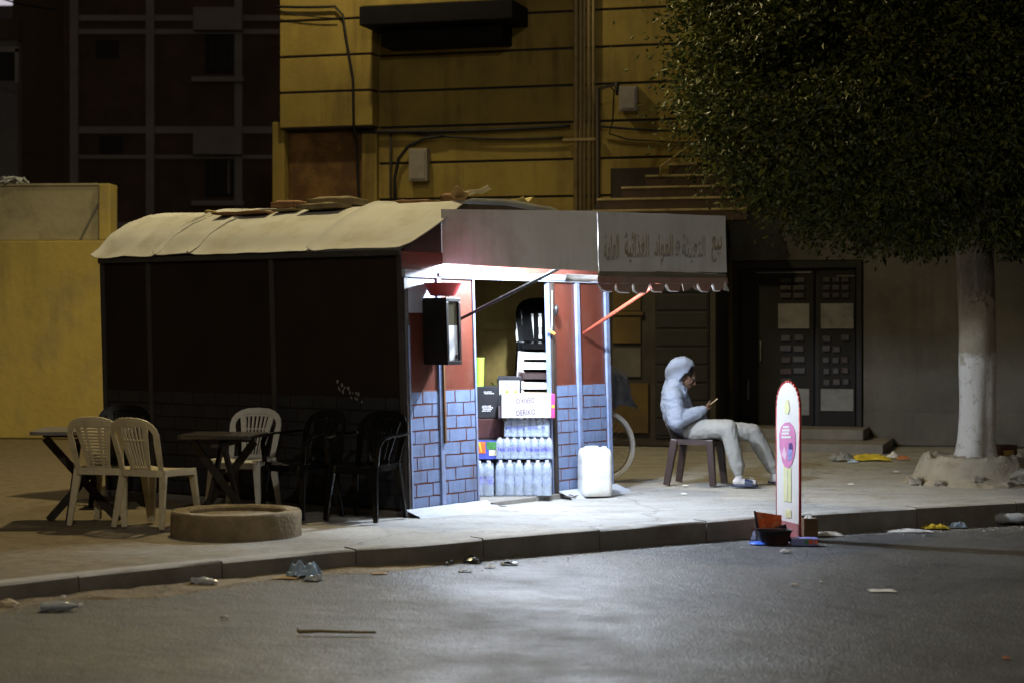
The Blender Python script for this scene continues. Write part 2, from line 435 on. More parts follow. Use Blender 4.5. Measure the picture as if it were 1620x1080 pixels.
# pipes
M_pipe = mat('painted_pipe', (.33, .25, .12), .6, .2, 9)
for k, s in enumerate((1.47, 1.535, 1.585, 1.65, 1.71)):
    r_ = (.032, .024, .018, .026, .020)[k]
    MB().tube([(s, -.075, 2.6), (s, -.075, 8.5)], r_, 10).build('drain_pipe', M_pipe, yb, smooth=True)
fb('pipe_bracket', M_pipe, 1.30, .06, 3.93, 1.80, .125, 3.965, bev=0)
fb('pipe_bracket', M_pipe, 1.40, .06, 5.9, 1.80, .125, 5.935, bev=0)
M_box = mat('grey_meter_box', (.30, .27, .24), .6, .15, 6)
for s0, z0, s1, z1, lb in ((-.83, 3.44, -.57, 3.88, 'grey box low on the wall beside a bent cable'), (2.07, 4.30, 2.31, 4.62, 'grey box high on the wall near the tree crown')):
    q = fb('meter_box', M_box, s0, .03, z0, s1, .17, z1, bev=.012, label=lb)
    fb('box_lid', M_box, s0+.025, .172, z0+.03, s1-.025, .186, z1-.03, parent=q, bev=.004)
M_cable = mat('black_cable', (.012, .012, .016), .6, .1)
def cable(pts, r, lb, name='cable'):
    MB().tube([fw(*p) for p in pts], r, 6).build(name, M_cable, None, smooth=True, label=lb, cat='cable')
def sag(a, b, n=14, d=.06):
    return [tuple(a[k]+(b[k]-a[k])*i/n-(d*4*(i/n)*(1-i/n) if k == 2 else 0) for k in range(3)) for i in range(n+1)]
cable(sag((-2.7, .32, 5.86), (-1.83, .32, 5.82), 8, .01)+[(-1.72, .32, 5.70), (-1.66, .31, 5.30), (-1.58, .30, 4.85), (-1.57, .30, 4.2), (-1.58, .14, 4.0), (-1.57, .13, 3.4), (-1.52, .13, 2.9)], .018, 'thick black cable running down the lit corner of the ochre building')
cable(sag((-2.7, .34, 5.82), (-1.8, .32, 5.66), 8, .03), .008, 'thin black cable slanting below the top of the lit bay')
cable(sag((-1.62, .10, 4.14), (1.4, .10, 4.13), 20, .03), .022, 'black cable bundle along the wall just above the kiosk roof')
cable(sag((-1.0, .09, 4.12), (1.3, .09, 3.98), 16, .05), .014, 'lower sagging black cable below the bundle on the wall')
cable([(-1.12, .08, 4.12), (-1.12, .08, 3.3), (-1.10, .08, 2.8)], .014, 'straight black cable dropping behind the kiosk roof')
cable([(-.35, .10, 4.05), (-.62, .10, 4.02), (-.86, .10, 3.92), (-1.0, .10, 3.75), (-1.05, .10, 3.5), (-1.05, .10, 2.7)], .022, 'bent black cable curving down beside the grey box')
cable(sag((1.75, .12, 4.12), (3.6, .12, 4.02), 12, .04), .016, 'black cable passing below the upper grey box into the tree')
cable([(1.98, .5, 4.62), (2.05, .35, 4.55), (2.02, .3, 4.15), (1.96, .25, 4.0), (2.2, .2, 3.92), (2.9, .2, 3.86), (3.4, .2, 3.88)], .010, 'thin black cable hanging from the iron pole bracket')
# wires on the bare grooves
# iron service pole
sp = thing('service_pole', 'dark iron service pole with a short top bracket before the ochre wall', 'pole', fw(1.90, .62, 0), FR)
MB().tube([(0, 0, 0), (0, 0, 4.55)], .032, 10).build('pole', M_darkb, sp, smooth=True)
MB().bar((-.03, 0, 4.53), (.27, 0, 4.60), .035, .035).build('bracket', M_darkb, sp)
MB().tube([(.25, 0, 4.62), (.25, 0, 4.45)], .035, 8, .02).build('insulator', M_dark, sp, smooth=True)
# dark side block with steps on top
blk = thing('side_block', 'dark low outbuilding with faded ochre panels behind the seated person', 'building', FO, FR)
B0, B1, BN = 1.95, 3.50, 1.05
M_bwall = mat('dark_block_wall', (.050, .044, .040), .85, .3, 2, .3, 30, dirt=((.09, .075, .05), .5, 1.2))  # near-black wall tone with paler blotches
fb('wall', M_bwall, B0, .07, 0, B1, BN, 2.80, parent=blk)
M_pan = mat('faded_ochre_panel', (.105, .07, .022), .8, .3, 3, .1, 20, dirt=((.07, .05, .03), .6, 2))
M_pale = mat('pale_panel', (.10, .095, .085), .8, .25, 3, dirt=((.08, .07, .06), .5, 2))
p0 = 1.97
fb('panel', M_pale, 1.97, BN+.003, 1.12, 2.13, BN+.035, 1.80, parent=blk, label='pale narrow panel')
fb('panel', M_pan, 2.20, BN+.003, 1.68, 2.56, BN+.04, 2.10, parent=blk)
fb('panel', M_pan, 2.20, BN+.003, 1.28, 2.56, BN+.04, 1.62, parent=blk)
fb('panel', M_pale, 2.20, BN+.003, .86, 2.56, BN+.04, 1.22, parent=blk)
fb('door_board', M_pan, 2.17, BN+.003, .16, 2.66, BN+.06, .78, parent=blk)
fb('door_rail', M_pan, 2.17, BN+.003, 1.625, 2.60, BN+.07, 1.672, parent=blk)
fb('shutter', M_dark, 2.74, BN+.003, .10, 3.42, BN+.03, 2.15, parent=blk)
for k in range(9):
    fb('shutter_slat', M_dark, 2.76, BN+.032, .14+k*.222, 3.40, BN+.045, .14+k*.222+.19, parent=blk, bev=.006)
# the steps on the block
M_step = mat('dark_stone_step', (.060, .036, .026), .75, .3, 6, .2, 30)
M_nose = mat('lit_nosing', (.42, .34, .17), .7, .3, 12, dirt=((.10, .06, .03), .7, 6))  # light on the tread edges is put in as this yellow
st = thing('stone_steps', 'dark stone steps with nosings tinted as lit edges above the awning', 'steps', FO, FR)
for k in range(5):
    s0 = 1.95+.0+[0, .02, .30, .58, .84][k]; z0 = 2.803+.155*k; n1 = BN+.05-.16*k
    t_ = fb('step', M_step, s0, .08 if k == 4 else n1-.30, z0 if k == 0 else z0, 3.9, n1, z0+.118, parent=st)
    fb('nosing', M_nose, s0-.01, n1-.30, z0+.121, 3.9, n1+.012, z0+.150, parent=t_, bev=.008)
rl = thing('stair_rail', 'thin pale metal rail rising beside the top steps into the tree', 'rail', FO, FR)
MB().tube([(2.72, -.66, 3.40), (2.73, -.66, 3.52), (3.3, -.5, 3.95), (3.8, -.4, 4.2)], .014, 8).build('rail_tube', M_pipe, rl, smooth=True)
fb('dark_box', M_darkb, 1.93, .40, 2.803, 2.03, .95, 3.02, parent=blk)
fb('board', M_darkb, 1.97, .12, 2.803, 2.62, .20, 3.55, parent=blk)

# iron double door
fb('wall_over_door', M_greyw, 3.52, .023, 2.33, 5.215, .09, 2.9, bev=.01)
idr = thing('iron_door', 'dark iron double door with blank plates and small grille squares under the tree', 'door', FO, FR)
D0, D1 = 3.56, 5.20; DZ = 2.32
fb('door_frame', M_dark, D0, -.019, 0.0, D0+.07, .10, DZ, parent=idr)
fb('door_frame', M_dark, D1-.07, -.019, 0.0, D1, .10, DZ, parent=idr)
fb('lintel', M_dark, D0+.072, -.019, DZ-.09, D1-.072, .10, DZ, parent=idr)
M_plate = mat('grey_plate', (.27, .265, .26), .55, .18, 5, dirt=((.10, .09, .08), .5, 3))
M_orn = mat('cast_square', (.060, .052, .05), .5, .35, 8, island=.3)
M_ornr = mat('reddish_square', (.055, .028, .022), .5, .3, 8)
mid = 4.62
rdo = random.Random(17)
M_dkleaf = mat('dark_door_paint', (.016, .014, .013), .7, .3, 6)  # near-black colour of the door leaves
fb('door_back', M_dark, D0+.072, -.0185, 0, D1-.072, .001, DZ-.09, parent=idr, bev=0)
for a, b in ((D0+.085, mid-.03), (mid+.03, D1-.085)):
    lf = fb('door_leaf', M_dkleaf, a, .003, .10, b, .05, DZ-.10, parent=idr)
    wL = b-a
    w0 = a+wL*.52 if a < 4 else a+.03; w1 = w0+.40 if a < 4 else b-.02
    fb('plate', M_plate, w0, .052, 1.46, w1, .072, 1.78, parent=lf)
    fb('plate', M_plate, w0, .052, .36 if a < 4 else .42, w1, .072, .70, parent=lf)
    ns = 2 if a < 4 else 3
    for r_ in range(5):
        for c_ in range(ns):
            x0 = w0+.03+(w1-w0-.06)*c_/ns; x1 = x0+(w1-w0-.06)/ns-.03
            z0 = .75+r_*.138+rdo.uniform(-.01, .01); x0 += rdo.uniform(-.012, .012); x1 += rdo.uniform(-.012, .012)
            if rdo.random() < .22: continue
            fb('grille_square', M_ornr if (r_ in (1, 2) and c_ == (0 if a < 4 else 2)) else M_orn, x0, .052, z0, x1, .08, z0+.075, parent=lf, bev=.008)
    for r_ in range(3):
        for c_ in range(ns):
            x0 = w0+.03+(w1-w0-.06)*c_/ns; x1 = x0+(w1-w0-.06)/ns-.03
            fb('grille_square', M_orn, x0, .052, 1.85+r_*.1, x1, .08, 1.85+r_*.1+.06, parent=lf, bev=.008)
    if a < 4:
        for x0 in (a+.10, a+.26):
            fb('handle_bar', M_plate, x0, .06, .55+.5*(x0 > a+.2), x0+.018, .085, .80+.5*(x0 > a+.2), parent=lf, bev=.004)
fb('top_trim', M_plate, D0+.30, .053, 2.17, D0+1.0, .066, 2.185, parent=idr, bev=0)
fb('top_trim', M_plate, D1-.32, .053, 2.12, D1-.09, .066, 2.135, parent=idr, bev=0)
dst = thing('door_step', 'low grey concrete step in front of the iron door', 'step', FO, FR)
M_conc = mat('step_concrete', (.22, .205, .185), .85, .2, 4, .4, 40)
fb('lower_step', M_conc, 3.1, .14, -.05, 5.6, 1.7, .10, parent=dst, bev=.015)
fb('upper_step', M_conc, 3.55, .14, .10, 5.3, .95, .23, parent=dst, bev=.015)

# ------------------------------------------------------------------ left boundary wall
M_ywall = mat('sandy_yellow_render', (.62, .485, .14), .9, .12, 1.3, .8, 9, dirt=((.42, .34, .18), .55, 1.1), streak=((.26, .18, .07), .5, 2.5))
M_cream = mat('grey_cream_render', (.52, .47, .30), .9, .12, 1.5, .4, 14, dirt=((.28, .25, .16), .5, 1.2))
WR = R(-4)
bw = thing('boundary_wall', 'yellow rendered boundary wall with a grey cream top on the left', 'wall', (-5.34, 25.25, 0), WR)
MB().box(-7, -.02, 0, -.03, .34, 2.63).build('lower_wall', M_ywall, bw, bevel=.02)
MB().box(-7, .04, 2.632, -.17, .30, 3.36).build('upper_wall', M_cream, bw, bevel=.02)
MB().box(-.165, -.012, 2.632, -.01, .35, 3.39).build('end_pillar', M_ywall, bw, bevel=.02)
MB().box(-7, .02, 3.362, -.172, .32, 3.395).build('coping', M_cream, bw, bevel=.01)
MB().bar((-.42, .025, 2.645), (-.175, .015, 3.12), .025, .025).build('brace', M_conc, bw)
m = MB(); rb = random.Random(5)
for k in range(7):
    a = rb.uniform(0, 6.28); m.tube([(-1.42+.3*math.cos(a+i*.5)*.5+.05*k-.15, .17+.1*math.sin(i), 3.41+.09*abs(math.sin(i*.7+k))) for i in range(7)], .016, 5)
m.build('plastic_tangle', mat('glossy_clear_film', (.72, .76, .82), .12, .2, 9, spec=.8), None, loc=bw.location+Vector((-.02, 0, -.02)), smooth=True, label='shiny tangle of clear plastic strip on top of the yellow wall', cat='plastic')

# ------------------------------------------------------------------ far dark apartment block
DY = 58
def dp(px, py, Y=DY): p = at(px, py, Y); return p
ab = thing('apartment_block', 'dark unfinished brick apartment block with a concrete frame', 'building', (-10, DY, 0))
M_brick = mat('dark_brick_infill', (.17, .115, .085), .9, .2, .8, .5, 14, dirt=((.075, .055, .045), .5, .6))
M_cfr = mat('frame_concrete', (.42, .385, .37), .9, .15, 1)
M_glass = mat('dark_glass', (.02, .022, .026), .15, .1, 3, spec=.6)
def ap(name, mt, x0, y0, x1, y1, d0, d1, parent=ab, Y=DY, bev=0, off=None):
    a = at(x0, y1, Y); b = at(x1, y0, Y); o = Vector(ab.location if off is None else off)
    return MB().box(a.x-o.x, -d1, a.z, b.x-o.x, -d0, b.z).build(name, mt, parent, bevel=bev)
ap('brick_wall', M_brick, 100, -170, 470, 640, -.6, 0)
for x0, x1 in ((112, 125), (232, 245), (372, 384), (448, 462)):
    ap('column', M_cfr, x0, -170, x1, 640, .005, .14)
for y0, y1 in ((25, 34), (47, 55), (-125, -117), (201, 212), (246, 252), (352, 362)):
    for a, b in ((125.5, 231.5), (245.5, 371.5), (384.5, 447.5)):
        ap('beam', M_cfr, a, y0, b, y1, .006, .09)
for (wx, wy) in ((352, 88), (352, 283)):
    hd = ap('window_hood', M_cfr, wx-42, wy-72, wx+34, wy-36, .15, .55, bev=.02)
    ap('window_recess', M_groove, wx-27, wy-33, wx+27, wy+28, .006, .05)
    wd_ = ap('window', M_glass, wx-24, wy-30, wx+24, wy+25, .055, .07)
    for q in range(5):
        ap('window_bar', M_cfr if wy > 200 and q > 2 else M_dark, wx-22+q*10.5, wy-29, wx-20+q*10.5, wy+24, .075, .10, parent=wd_)
    ap('sill', M_cfr, wx-46, wy+36, wx+36, wy+44, .145, .40, bev=.02)
for (x, y) in ((170, 78), (176, 230)):
    ap('vent', M_groove, x-18, y-14, x+18, y+14, .006, .03)
tag(MB().box(-1.2, 0, 0, 1.2, .5, 1).build('dark_gap_wall', M_brick, None, loc=(-14.6, 60, 0)), 'dark side wall between the grey house and the apartment block', 'building')
bpy.data.objects['dark_gap_wall'].scale = (1, 1, 12)
gh = thing('grey_house', 'grey rendered house wall with a dark window at the left edge', 'building', (-13.5, 50, 0))
M_grh = mat('lavender_grey_render', (.26, .24, .255), .9, .15, .7, dirt=((.16, .15, .16), .5, .5))
ap('wall', M_grh, -60, 64, 28, 640, -.4, 0, gh, 50, off=gh.location)
ap('parapet', M_brick, -60, 30, 30, 63.5, -.4, .05, gh, 50, off=gh.location)
w_ = ap('window', M_glass, -30, 84, 24, 128, .006, .03, gh, 50, off=gh.location)
ap('window_frame', M_cfr, 24.3, 78, 30, 132, .006, .06, gh, 50, off=gh.location)
ap('window_lintel', M_cfr, -30, 75, 30, 83, .006, .06, gh, 50, off=gh.location)
lw = thing('lit_house', 'pale upper storey with a glowing wall for lamplight at the top left corner', 'building', (-17, 66, 0))
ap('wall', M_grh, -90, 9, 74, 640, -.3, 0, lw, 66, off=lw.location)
ap('glow_wall', mat('wall_glow', (.7, .68, .7), .6, .1, emit=((.86, .80, .90), .62)), -90, -60, 75, 8.5, -.3, -.05, lw, 66, off=lw.location)  # lamplit upper wall imitated by a glowing slab
MB().tube([at(-10, -6, 40), at(15, 2, 40), at(36, 8, 40), at(90, 16, 40)], .02, 6).build('cable', M_cable, None, label='thin cable crossing the lit corner at the top left', cat='cable')
# ------------------------------------------------------------------ kiosk
kio = thing('kiosk', 'sheet metal kiosk with red brown walls, painted blue bricks and a grey awning', 'kiosk', KO, KROT)
M_red = mat('red_brown_gloss', (.115, .030, .018), .36, .16, 4, .12, 22, spec=.55, dirt=((.13, .05, .035), .5, 5), streak=((.05, .022, .016), .55, 9))
M_mort = mat('brick_red_line', (.13, .042, .026), .55, .2, 9)
M_blue = mat('blue_brick_paint', (.165, .225, .375), .5, .14, 6, .15, 40, dirt=((.13, .17, .27), .55, 7), island=.14, streak=((.10, .10, .13), .6, 10))
M_frame = mat('blue_frame_paint', (.20, .255, .42), .45, .2, 7, dirt=((.20, .16, .15), .5, 9))
M_side = mat('shaded_side_paint', (.026, .017, .012), .7, .25, 1.6, .3, 18, spec=.2)  # red brown wall paint darkened, the side's shade is in the colour
M_sbrick = mat('shaded_side_brick', (.033, .032, .035), .65, .25, 4, spec=.25, island=.2)  # blue brick paint darkened for the unlit side
M_white = mat('white_sheet', (.42, .46, .55), .55, .12, 4, .2, 20, dirt=((.35, .33, .33), .5, 4))
M_roof = mat('cream_roof_sheet', (.47, .475, .45), .7, .10, 1.4, .3, 6, dirt=((.36, .33, .27), .6, 2.2))
M_awn = mat('weathered_white_sheet', (.82, .82, .80), .7, .08, 1.6, .25, 5, dirt=((.62, .60, .55), .4, 2.4), streak=((.50, .48, .43), .45, 5))
M_oliv = mat('olive_strip', (.20, .18, .12), .75, .2, 4)
def kb(name, mt, t0, b0, z0, t1, b1, z1, parent=kio, bev=.004, **k):
    return MB().box(t0, b0, z0, t1, b1, z1).build(name, mt, parent, bevel=bev, lean=True, **k)
KT_, KB_ = 2.95, 3.51
kb('base_slab', M_conc, -.02, -.03, -.08, KT_+.02, KB_, .03, bev=.01)
# dark side (t = 0 plane), panels with rails between
M_rail = mat('side_rail', (.060, .052, .050), .55, .2, 6)
rb = random.Random(11)
sides = ((.055, 1.395), (1.425, 2.875), (2.905, 3.46))
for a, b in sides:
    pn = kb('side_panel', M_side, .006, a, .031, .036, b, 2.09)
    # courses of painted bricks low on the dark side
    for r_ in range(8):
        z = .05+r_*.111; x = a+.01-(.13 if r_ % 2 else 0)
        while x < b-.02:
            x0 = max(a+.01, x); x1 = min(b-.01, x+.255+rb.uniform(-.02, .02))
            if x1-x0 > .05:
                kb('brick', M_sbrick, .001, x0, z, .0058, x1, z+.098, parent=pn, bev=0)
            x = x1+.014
for b in (0.025, 1.41, 2.89, 3.485):
    kb('side_rail', M_rail, -.012, b-.022, .031, .03, b+.022, 2.09)
kb('eave_rail', M_rail, -.03, .0, 2.055, -.013, KB_, 2.10)
# torn white sticker flakes on the dark side
m = MB(); 
for k in range(16):
    bb = .72-.26*(k/15)+rb.uniform(-.02, .02); z = 1.02-.10*(k/15)+rb.uniform(-.035, .035); r = rb.uniform(.004, .014)
    m.prism([(-.0005, bb+r*math.cos(a_)*rb.uniform(.5, 1.3), z+1.6*r*math.sin(a_)*rb.uniform(.5, 1.3)) for a_ in (0, 1.2, 2.5, 3.8, 5)], (-.001, 0, 0))
m.build('torn_sticker', mat('sticker_white', (.32, .30, .30), .8), kio, lean=True)
# right and back walls, back wall has a wide hatch
kb('right_wall', mat('ochre_lining', (.32, .23, .07), .8, .25, 4), KT_-.03, .052, .031, KT_, KB_, 2.09)
kb('lining_rail', MATS['ochre_lining'], KT_-.06, .06, 1.46, KT_-.032, KB_-.04, 1.53)
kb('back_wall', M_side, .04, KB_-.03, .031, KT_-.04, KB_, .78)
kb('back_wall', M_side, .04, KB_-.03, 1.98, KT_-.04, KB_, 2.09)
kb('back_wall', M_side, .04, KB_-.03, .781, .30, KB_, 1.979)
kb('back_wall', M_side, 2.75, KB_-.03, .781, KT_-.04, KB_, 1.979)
# front panels with hand painted bricks
def front(t0, t1, seed, lab=None, z1=1.878):
    p = kb('front_panel', M_red, t0, .004, .031, t1, .032, z1, bev=0, label=lab)
    rr = random.Random(seed)
    kb('mortar_field', M_mort, t0+.001, .0012, .032, t1-.001, .0038, .985, parent=p, bev=0)
    for r_ in range(9):
        z = .036+r_*.1055; x = t0-(.12 if r_ % 2 else .01)-rr.uniform(0, .05)
        while x < t1:
            wd = .2+rr.uniform(-.03, .03)
            x0 = max(t0+.002, x); x1 = min(t1-.002, x+wd)
            if x1-x0 > .018:
                j = lambda: rr.uniform(-.004, .004)
                sl = .006*(x0-t0)
                m = MB().prism([(x0+j(), .0008, z+j()), (x1+j(), .0008, z+j()), (x1+j(), .0008, z+.093+j()), (x0+j(), .0008, z+.093+j())], (0, -.0028, 0))
                m.build('brick', M_blue, p, lean=True)
            x = x+wd+.013
    return p
front(.052, .418, 1); front(.472, .905, 2); front(2.072, 2.415, 3); front(2.475, 2.888, 4)
kb('upper_pale_patch', M_white, .06, -.0035, 1.60, .415, .0032, 1.872, label='pale patch high on the left panel')  # thin pale box over the top of the left panel
for t0, t1, mt in ((.0, .05, M_rail), (.42, .47, M_frame), (2.418, 2.472, M_frame), (2.89, 2.95, M_frame)):
    kb('frame_post', mt, t0, -.018, .031, t1, .034, 1.878)
kb('frame_post', M_frame, .03, -.024, .031, .049, -.019, 1.5, bev=0)
kb('door_jamb', M_frame, .906, -.010, .031, .93, .04, 1.878)
kb('door_jamb', M_darkb, 2.02, -.022, .031, 2.068, .04, 1.878, label='dark brown right door jamb')
kb('door_edge', M_frame, 1.995, -.006, .031, 2.017, .035, 1.878)
kb('header_beam', M_white, .0, -.03, 1.881, KT_, .034, 1.945, bev=.008)
kb('header_trim', M_frame, .42, -.045, 1.895, 2.6, -.031, 1.925)
M_gab = mat('gable_red', (.16, .045, .030), .5, .2, 5)
kb('header_wall', M_gab, .0, .0, 1.948, KT_, .03, 2.088, bev=0)
kb('conduit', mat('brown_conduit', (.17, .085, .03), .5, .2, 8), .455, -.036, .55, .475, -.019, 1.22)
# roof sheets
prN = [(-.05, 2.105), (.05, 2.135), (.35, 2.27), (.53, 2.36), (.75, 2.485), (.85, 2.525), (1.4, 2.54), (2.0, 2.51), (2.6, 2.36), (3.0, 2.10)]
prF = [(-.05, 2.105), (.05, 2.16), (.20, 2.29), (.40, 2.405), (.66, 2.49), (.85, 2.52), (1.4, 2.55), (2.0, 2.51), (2.6, 2.36), (3.0, 2.10)]
def roofz(t, b):
    def ev(P):
        for (a, z0), (c, z1) in zip(P, P[1:]):
            if t <= c: 
                f = (t-a)/(c-a); return z0+(z1-z0)*f
        return P[-1][1]
    k = min(1, max(0, b/KB_)); k = k**.45 if k > 0 else 0
    return ev(prN)*(1-k)+ev(prF)*k
def sheet(b0, b1, lift, seed):
    m = MB()
    def f(u, v):
        t = -.05+3.05*u; b = b0+(b1-b0)*v
        e = .006*fbm(t*1.6, b*1.2, seed)+.030*math.exp(-((v-1)/.035)**2)+.014*math.exp(-(v/.03)**2)+(.03*math.exp(-((v-.5)/.05)**2)*noise.noise((t*2, seed, 1)))
        edge = (.010*noise.noise((b*4, seed, 2)) if u < .03 else 0)
        return (t, b+.02*noise.noise((t*3, seed, 5))*(1 if v in (0, 1) else 0), roofz(t, b)+lift+e+edge)
    m.grid(f, 60, 26); m.solid(.006)
    m.build('roof_sheet', M_roof, kio, smooth='angle', lean=True)
sheet(-.06, .97, .012, 1); sheet(.93, 2.36, .004, 2); sheet(2.31, 2.78, .013, 3); sheet(2.74, 3.58, .004, 4)
gp = [(t, 0.03, z-.02) for t, z in prN[1:-1]]
MB().prism([(.02, .03, 2.09)]+gp+[(2.93, .03, 2.09)], (0, -.025, 0)).build('gable', mat('dark_gable', (.05, .032, .026), .6, .3, 4, .2, 15), kio, lean=True)
gp = [(t, KB_-.03, z-.02) for t, z in prF[1:-1]]
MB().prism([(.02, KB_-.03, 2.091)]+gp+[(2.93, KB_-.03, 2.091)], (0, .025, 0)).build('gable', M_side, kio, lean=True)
# awning
AT0, AT1, AD = .527, 2.50, 1.496
def asheet(name, f, mt, nu=24, nv=6, th=.004, parent=kio, label=None):
    m = MB(); m.grid(f, nu, nv); m.solid(th); return m.build(name, mt, parent, smooth='angle', lean=True, label=label)
asheet('awning_side', lambda u, v: (AT0+.004*noise.noise((u*3, v*2, 1))*(u > 0), .003-(AD+.02)*u, (2.0-.088*u)*(1-v)+(2.445-.068*u)*v+.006*noise.noise((u*4, v, 3))*(v == 0)), M_awn)
front_sheet = asheet('awning_front', lambda u, v: (AT0+.006+(AT1-AT0-.006)*u, -.02-AD+.012*fbm(u*2.5, v*1.2, 4), (1.915+.035*u)*(1-v)+(2.375+.055*u)*v+.004*noise.noise((u*7, v, 1))), M_awn)
asheet('awning_side', lambda u, v: (AT1+.005, -.02-(AD-.01)*u, (2.02-.06*u)*(1-v)+(2.445-.02*u)*v), M_awn)
asheet('awning_roof', lambda u, v: (AT0-.01+(AT1-AT0+.03)*u, -.0-(AD+.012)*v, 2.425+(-.065+.05*u)*v+.006*fbm(u*3, v*3)), M_awn)
kb('awning_hem', M_oliv, AT0+.01, -1.512, 1.872, AT1, -1.500, 1.935)
MB().bar((AT0+.02, -1.49, 2.30), (AT1-.01, -1.49, 2.35), .02, .02).build('awning_rod', M_rail, kio, lean=True)
MB().bar((AT0+.02, -1.488, 1.945), (AT1-.01, -1.488, 1.98), .022, .022).build('awning_rod', M_rail, kio, lean=True)
for t in (AT0+.02, 1.5, AT1-.02):
    MB().bar((t, -.04, 2.385), (t, -1.47, 2.315), .022, .022).build('awning_rod', M_rail, kio, lean=True)
# scalloped valance with its torn tabs
M_val = mat('red_glow_valance', (.42, .31, .26), .7, .25, 3, dirt=((.35, .12, .10), .6, 3))  # red light bounced off brace and wall is put into this colour
M_tab = mat('bent_white_tab', (.72, .72, .70), .6)
asheet('valance', lambda u, v: (AT0-.02+(AT1-AT0+.02)*u, -1.519-.004*v, 1.872+.03*u-.05*v), M_val, 24, 2)
W = (AT1-AT0)/8
rv = random.Random(8)
for k in range(8):
    t0 = AT0-.02+W*k+.006; t1 = t0+W-.012; zz = 1.822+.03*k/8; h = .062+rv.uniform(-.008, .01); b_ = -1.523
    lo = t0+W*rv.uniform(.05, .18); hi = t1-W*rv.uniform(.2, .32)
    if k == 5: pts_ = [(t0, b_, zz), (t0+.02, b_, zz-h), (t0+.10, b_, zz-h*.85), (t0+.16, b_, zz-h*.35), (t1, b_, zz-h*.9), (t1, b_, zz)]
    elif k == 7: pts_ = [(t0, b_, zz), (t0+.05, b_, zz-h), (t0+.13, b_, zz-h), (t1, b_, zz)]
    else: pts_ = [(t0, b_, zz), (lo, b_-.004, zz-h*.8), (lo+.03, b_-.006, zz-h), (hi, b_-.006, zz-h*1.02), (t1-.03, b_-.004, zz-h*.55), (t1, b_, zz)]
    MB().prism(pts_, (0, .003, 0)).build('valance_tab', M_val, kio, lean=True)
    # the curled lit edge of the tab, folded inwards and out
    if k != 5:
        q0 = Vector(pts_[0]); q1 = Vector(pts_[1]); q2 = Vector(pts_[2]); q3 = Vector(pts_[3])
        m = MB(); m.strip([q0+Vector((-.002, .004, -.01)), q1+Vector((-.002, .004, 0)), q2+Vector((0, .004, -.001)), q3+Vector((0, .004, -.001))],
                          [q0+Vector((-.010, .014, -.004)), q1+Vector((-.012, .016, -.007)), q2+Vector((0, .014, -.007)), q3+Vector((0, .010, -.004))]); m.solid(.002)
        m.build('folded_edge', M_tab, kio, lean=True)
MB().prism([(AT1-.09, -1.528, 1.80), (AT1-.06, -1.53, 1.875), (AT1+.012, -1.528, 1.79)], (0, .003, 0)).build('folded_edge', M_tab, kio, lean=True)
# bent white flap at the near corner
m = MB(); m.grid(lambda u, v: (AT0+.03+.17*u, -1.20-.30*u+.02*v, 1.90-.02*u-.065*v*(1-.4*u)+.02*math.sin(v*3)), 6, 4); m.solid(.003); m.build('corner_flap', M_tab, kio, lean=True, smooth=True)
# braces
M_blk0 = mat('black_brace', (.008, .007, .007), .5, .2, 8)
MB().tube([(.69, -.03, 1.55), (.69, -1.22, 2.02)], .013, 8).build('awning_brace', M_blk0, kio, lean=True, smooth=True, label='dark left awning brace')
MB().tube([(2.50, -.03, 1.43), (2.47, -1.20, 2.06)], .017, 8).build('awning_brace', mat('red_brace', (.42, .09, .05), .5, .15, 8), kio, lean=True, smooth=True, label='red right awning brace')
MB().tube([(1.25, -.05, 1.86+.08), (1.27, -.10, 1.90), (1.30, -.08, 1.97)], .006, 6).build('wire_hook', M_darkb, kio, lean=True)
# painted arabic line on the awning front
M_lett = mat('faded_ochre_letters', (.42, .33, .14), .8, .5, 9, dirt=((.50, .48, .43), 1.0, 6))
M_lett2 = mat('faded_grey_letters', (.43, .42, .40), .8, .4, 9, dirt=((.52, .50, .46), 1.0, 7))
words = [('\uFE91\uFEF4\uFECA', M_lett, .905, .155, .24), ('\uFE8D\uFEDF\uFE98\uFECC\uFE92\uFE8C\uFE94', M_lett2, .715, .36, .26), ('\uFEED', M_lett2, .585, .05, .13),
         ('\uFE8D\uFEDF\uFEE4\uFEEE\uFE8D\uFEA9', M_lett, .475, .27, .26), ('\uFE8D\uFEDF\uFED0\uFEAC\uFE8D\uFE8B\uFEF4\uFE94', M_lett, .27, .34, .27), ('\uFE8D\uFEDF\uFECC\uFE8E\uFEE3\uFE94', M_lett, .085, .19, .22)]
for body, mt, fpos, wd, ht in words:
    t = AT0+(AT1-AT0)*fpos; z = 2.105+.045*fpos
    o = textmesh('lettering', body[::-1], mt, .2, front_sheet, (t-.0155*z, -.02-AD-.014+.021*z, z), (R(90), R(-1.0), 0), .001, .012, (wd*(AT1-AT0)*.5+.02, ht*.86))
    o.rotation_euler = (R(90), R(-1.0), 0)
# aprons of whitish cement at the foot of the front wall
M_cem = mat('whitish_cement', (.36, .38, .42), .8, .15, 5, .4, 30, dirt=((.36, .35, .34), .5, 4))
def apron(name, ta, tb, dpt, seed):
    m = MB(); rr = random.Random(seed); n = 14
    for q in range(n):
        pass
    def f(u, v):
        t = ta+(tb-ta)*u; d = -.0195-v*dpt*(.75+.35*noise.noise((u*3, seed, 1))+.25*math.sin(u*3.1))
        return (t, d, .002+.05*(1-v)**1.3+(-.02 if v == 1 else 0)+.003*noise.noise((u*9, v*5, seed)))
    m.grid(f, 26, 6); return m.build(name, M_cem, kio, smooth=True)
apron('cement_apron', -.06, 1.0, .22, 1); apron('cement_apron', 2.05, 3.0, .20, 2)

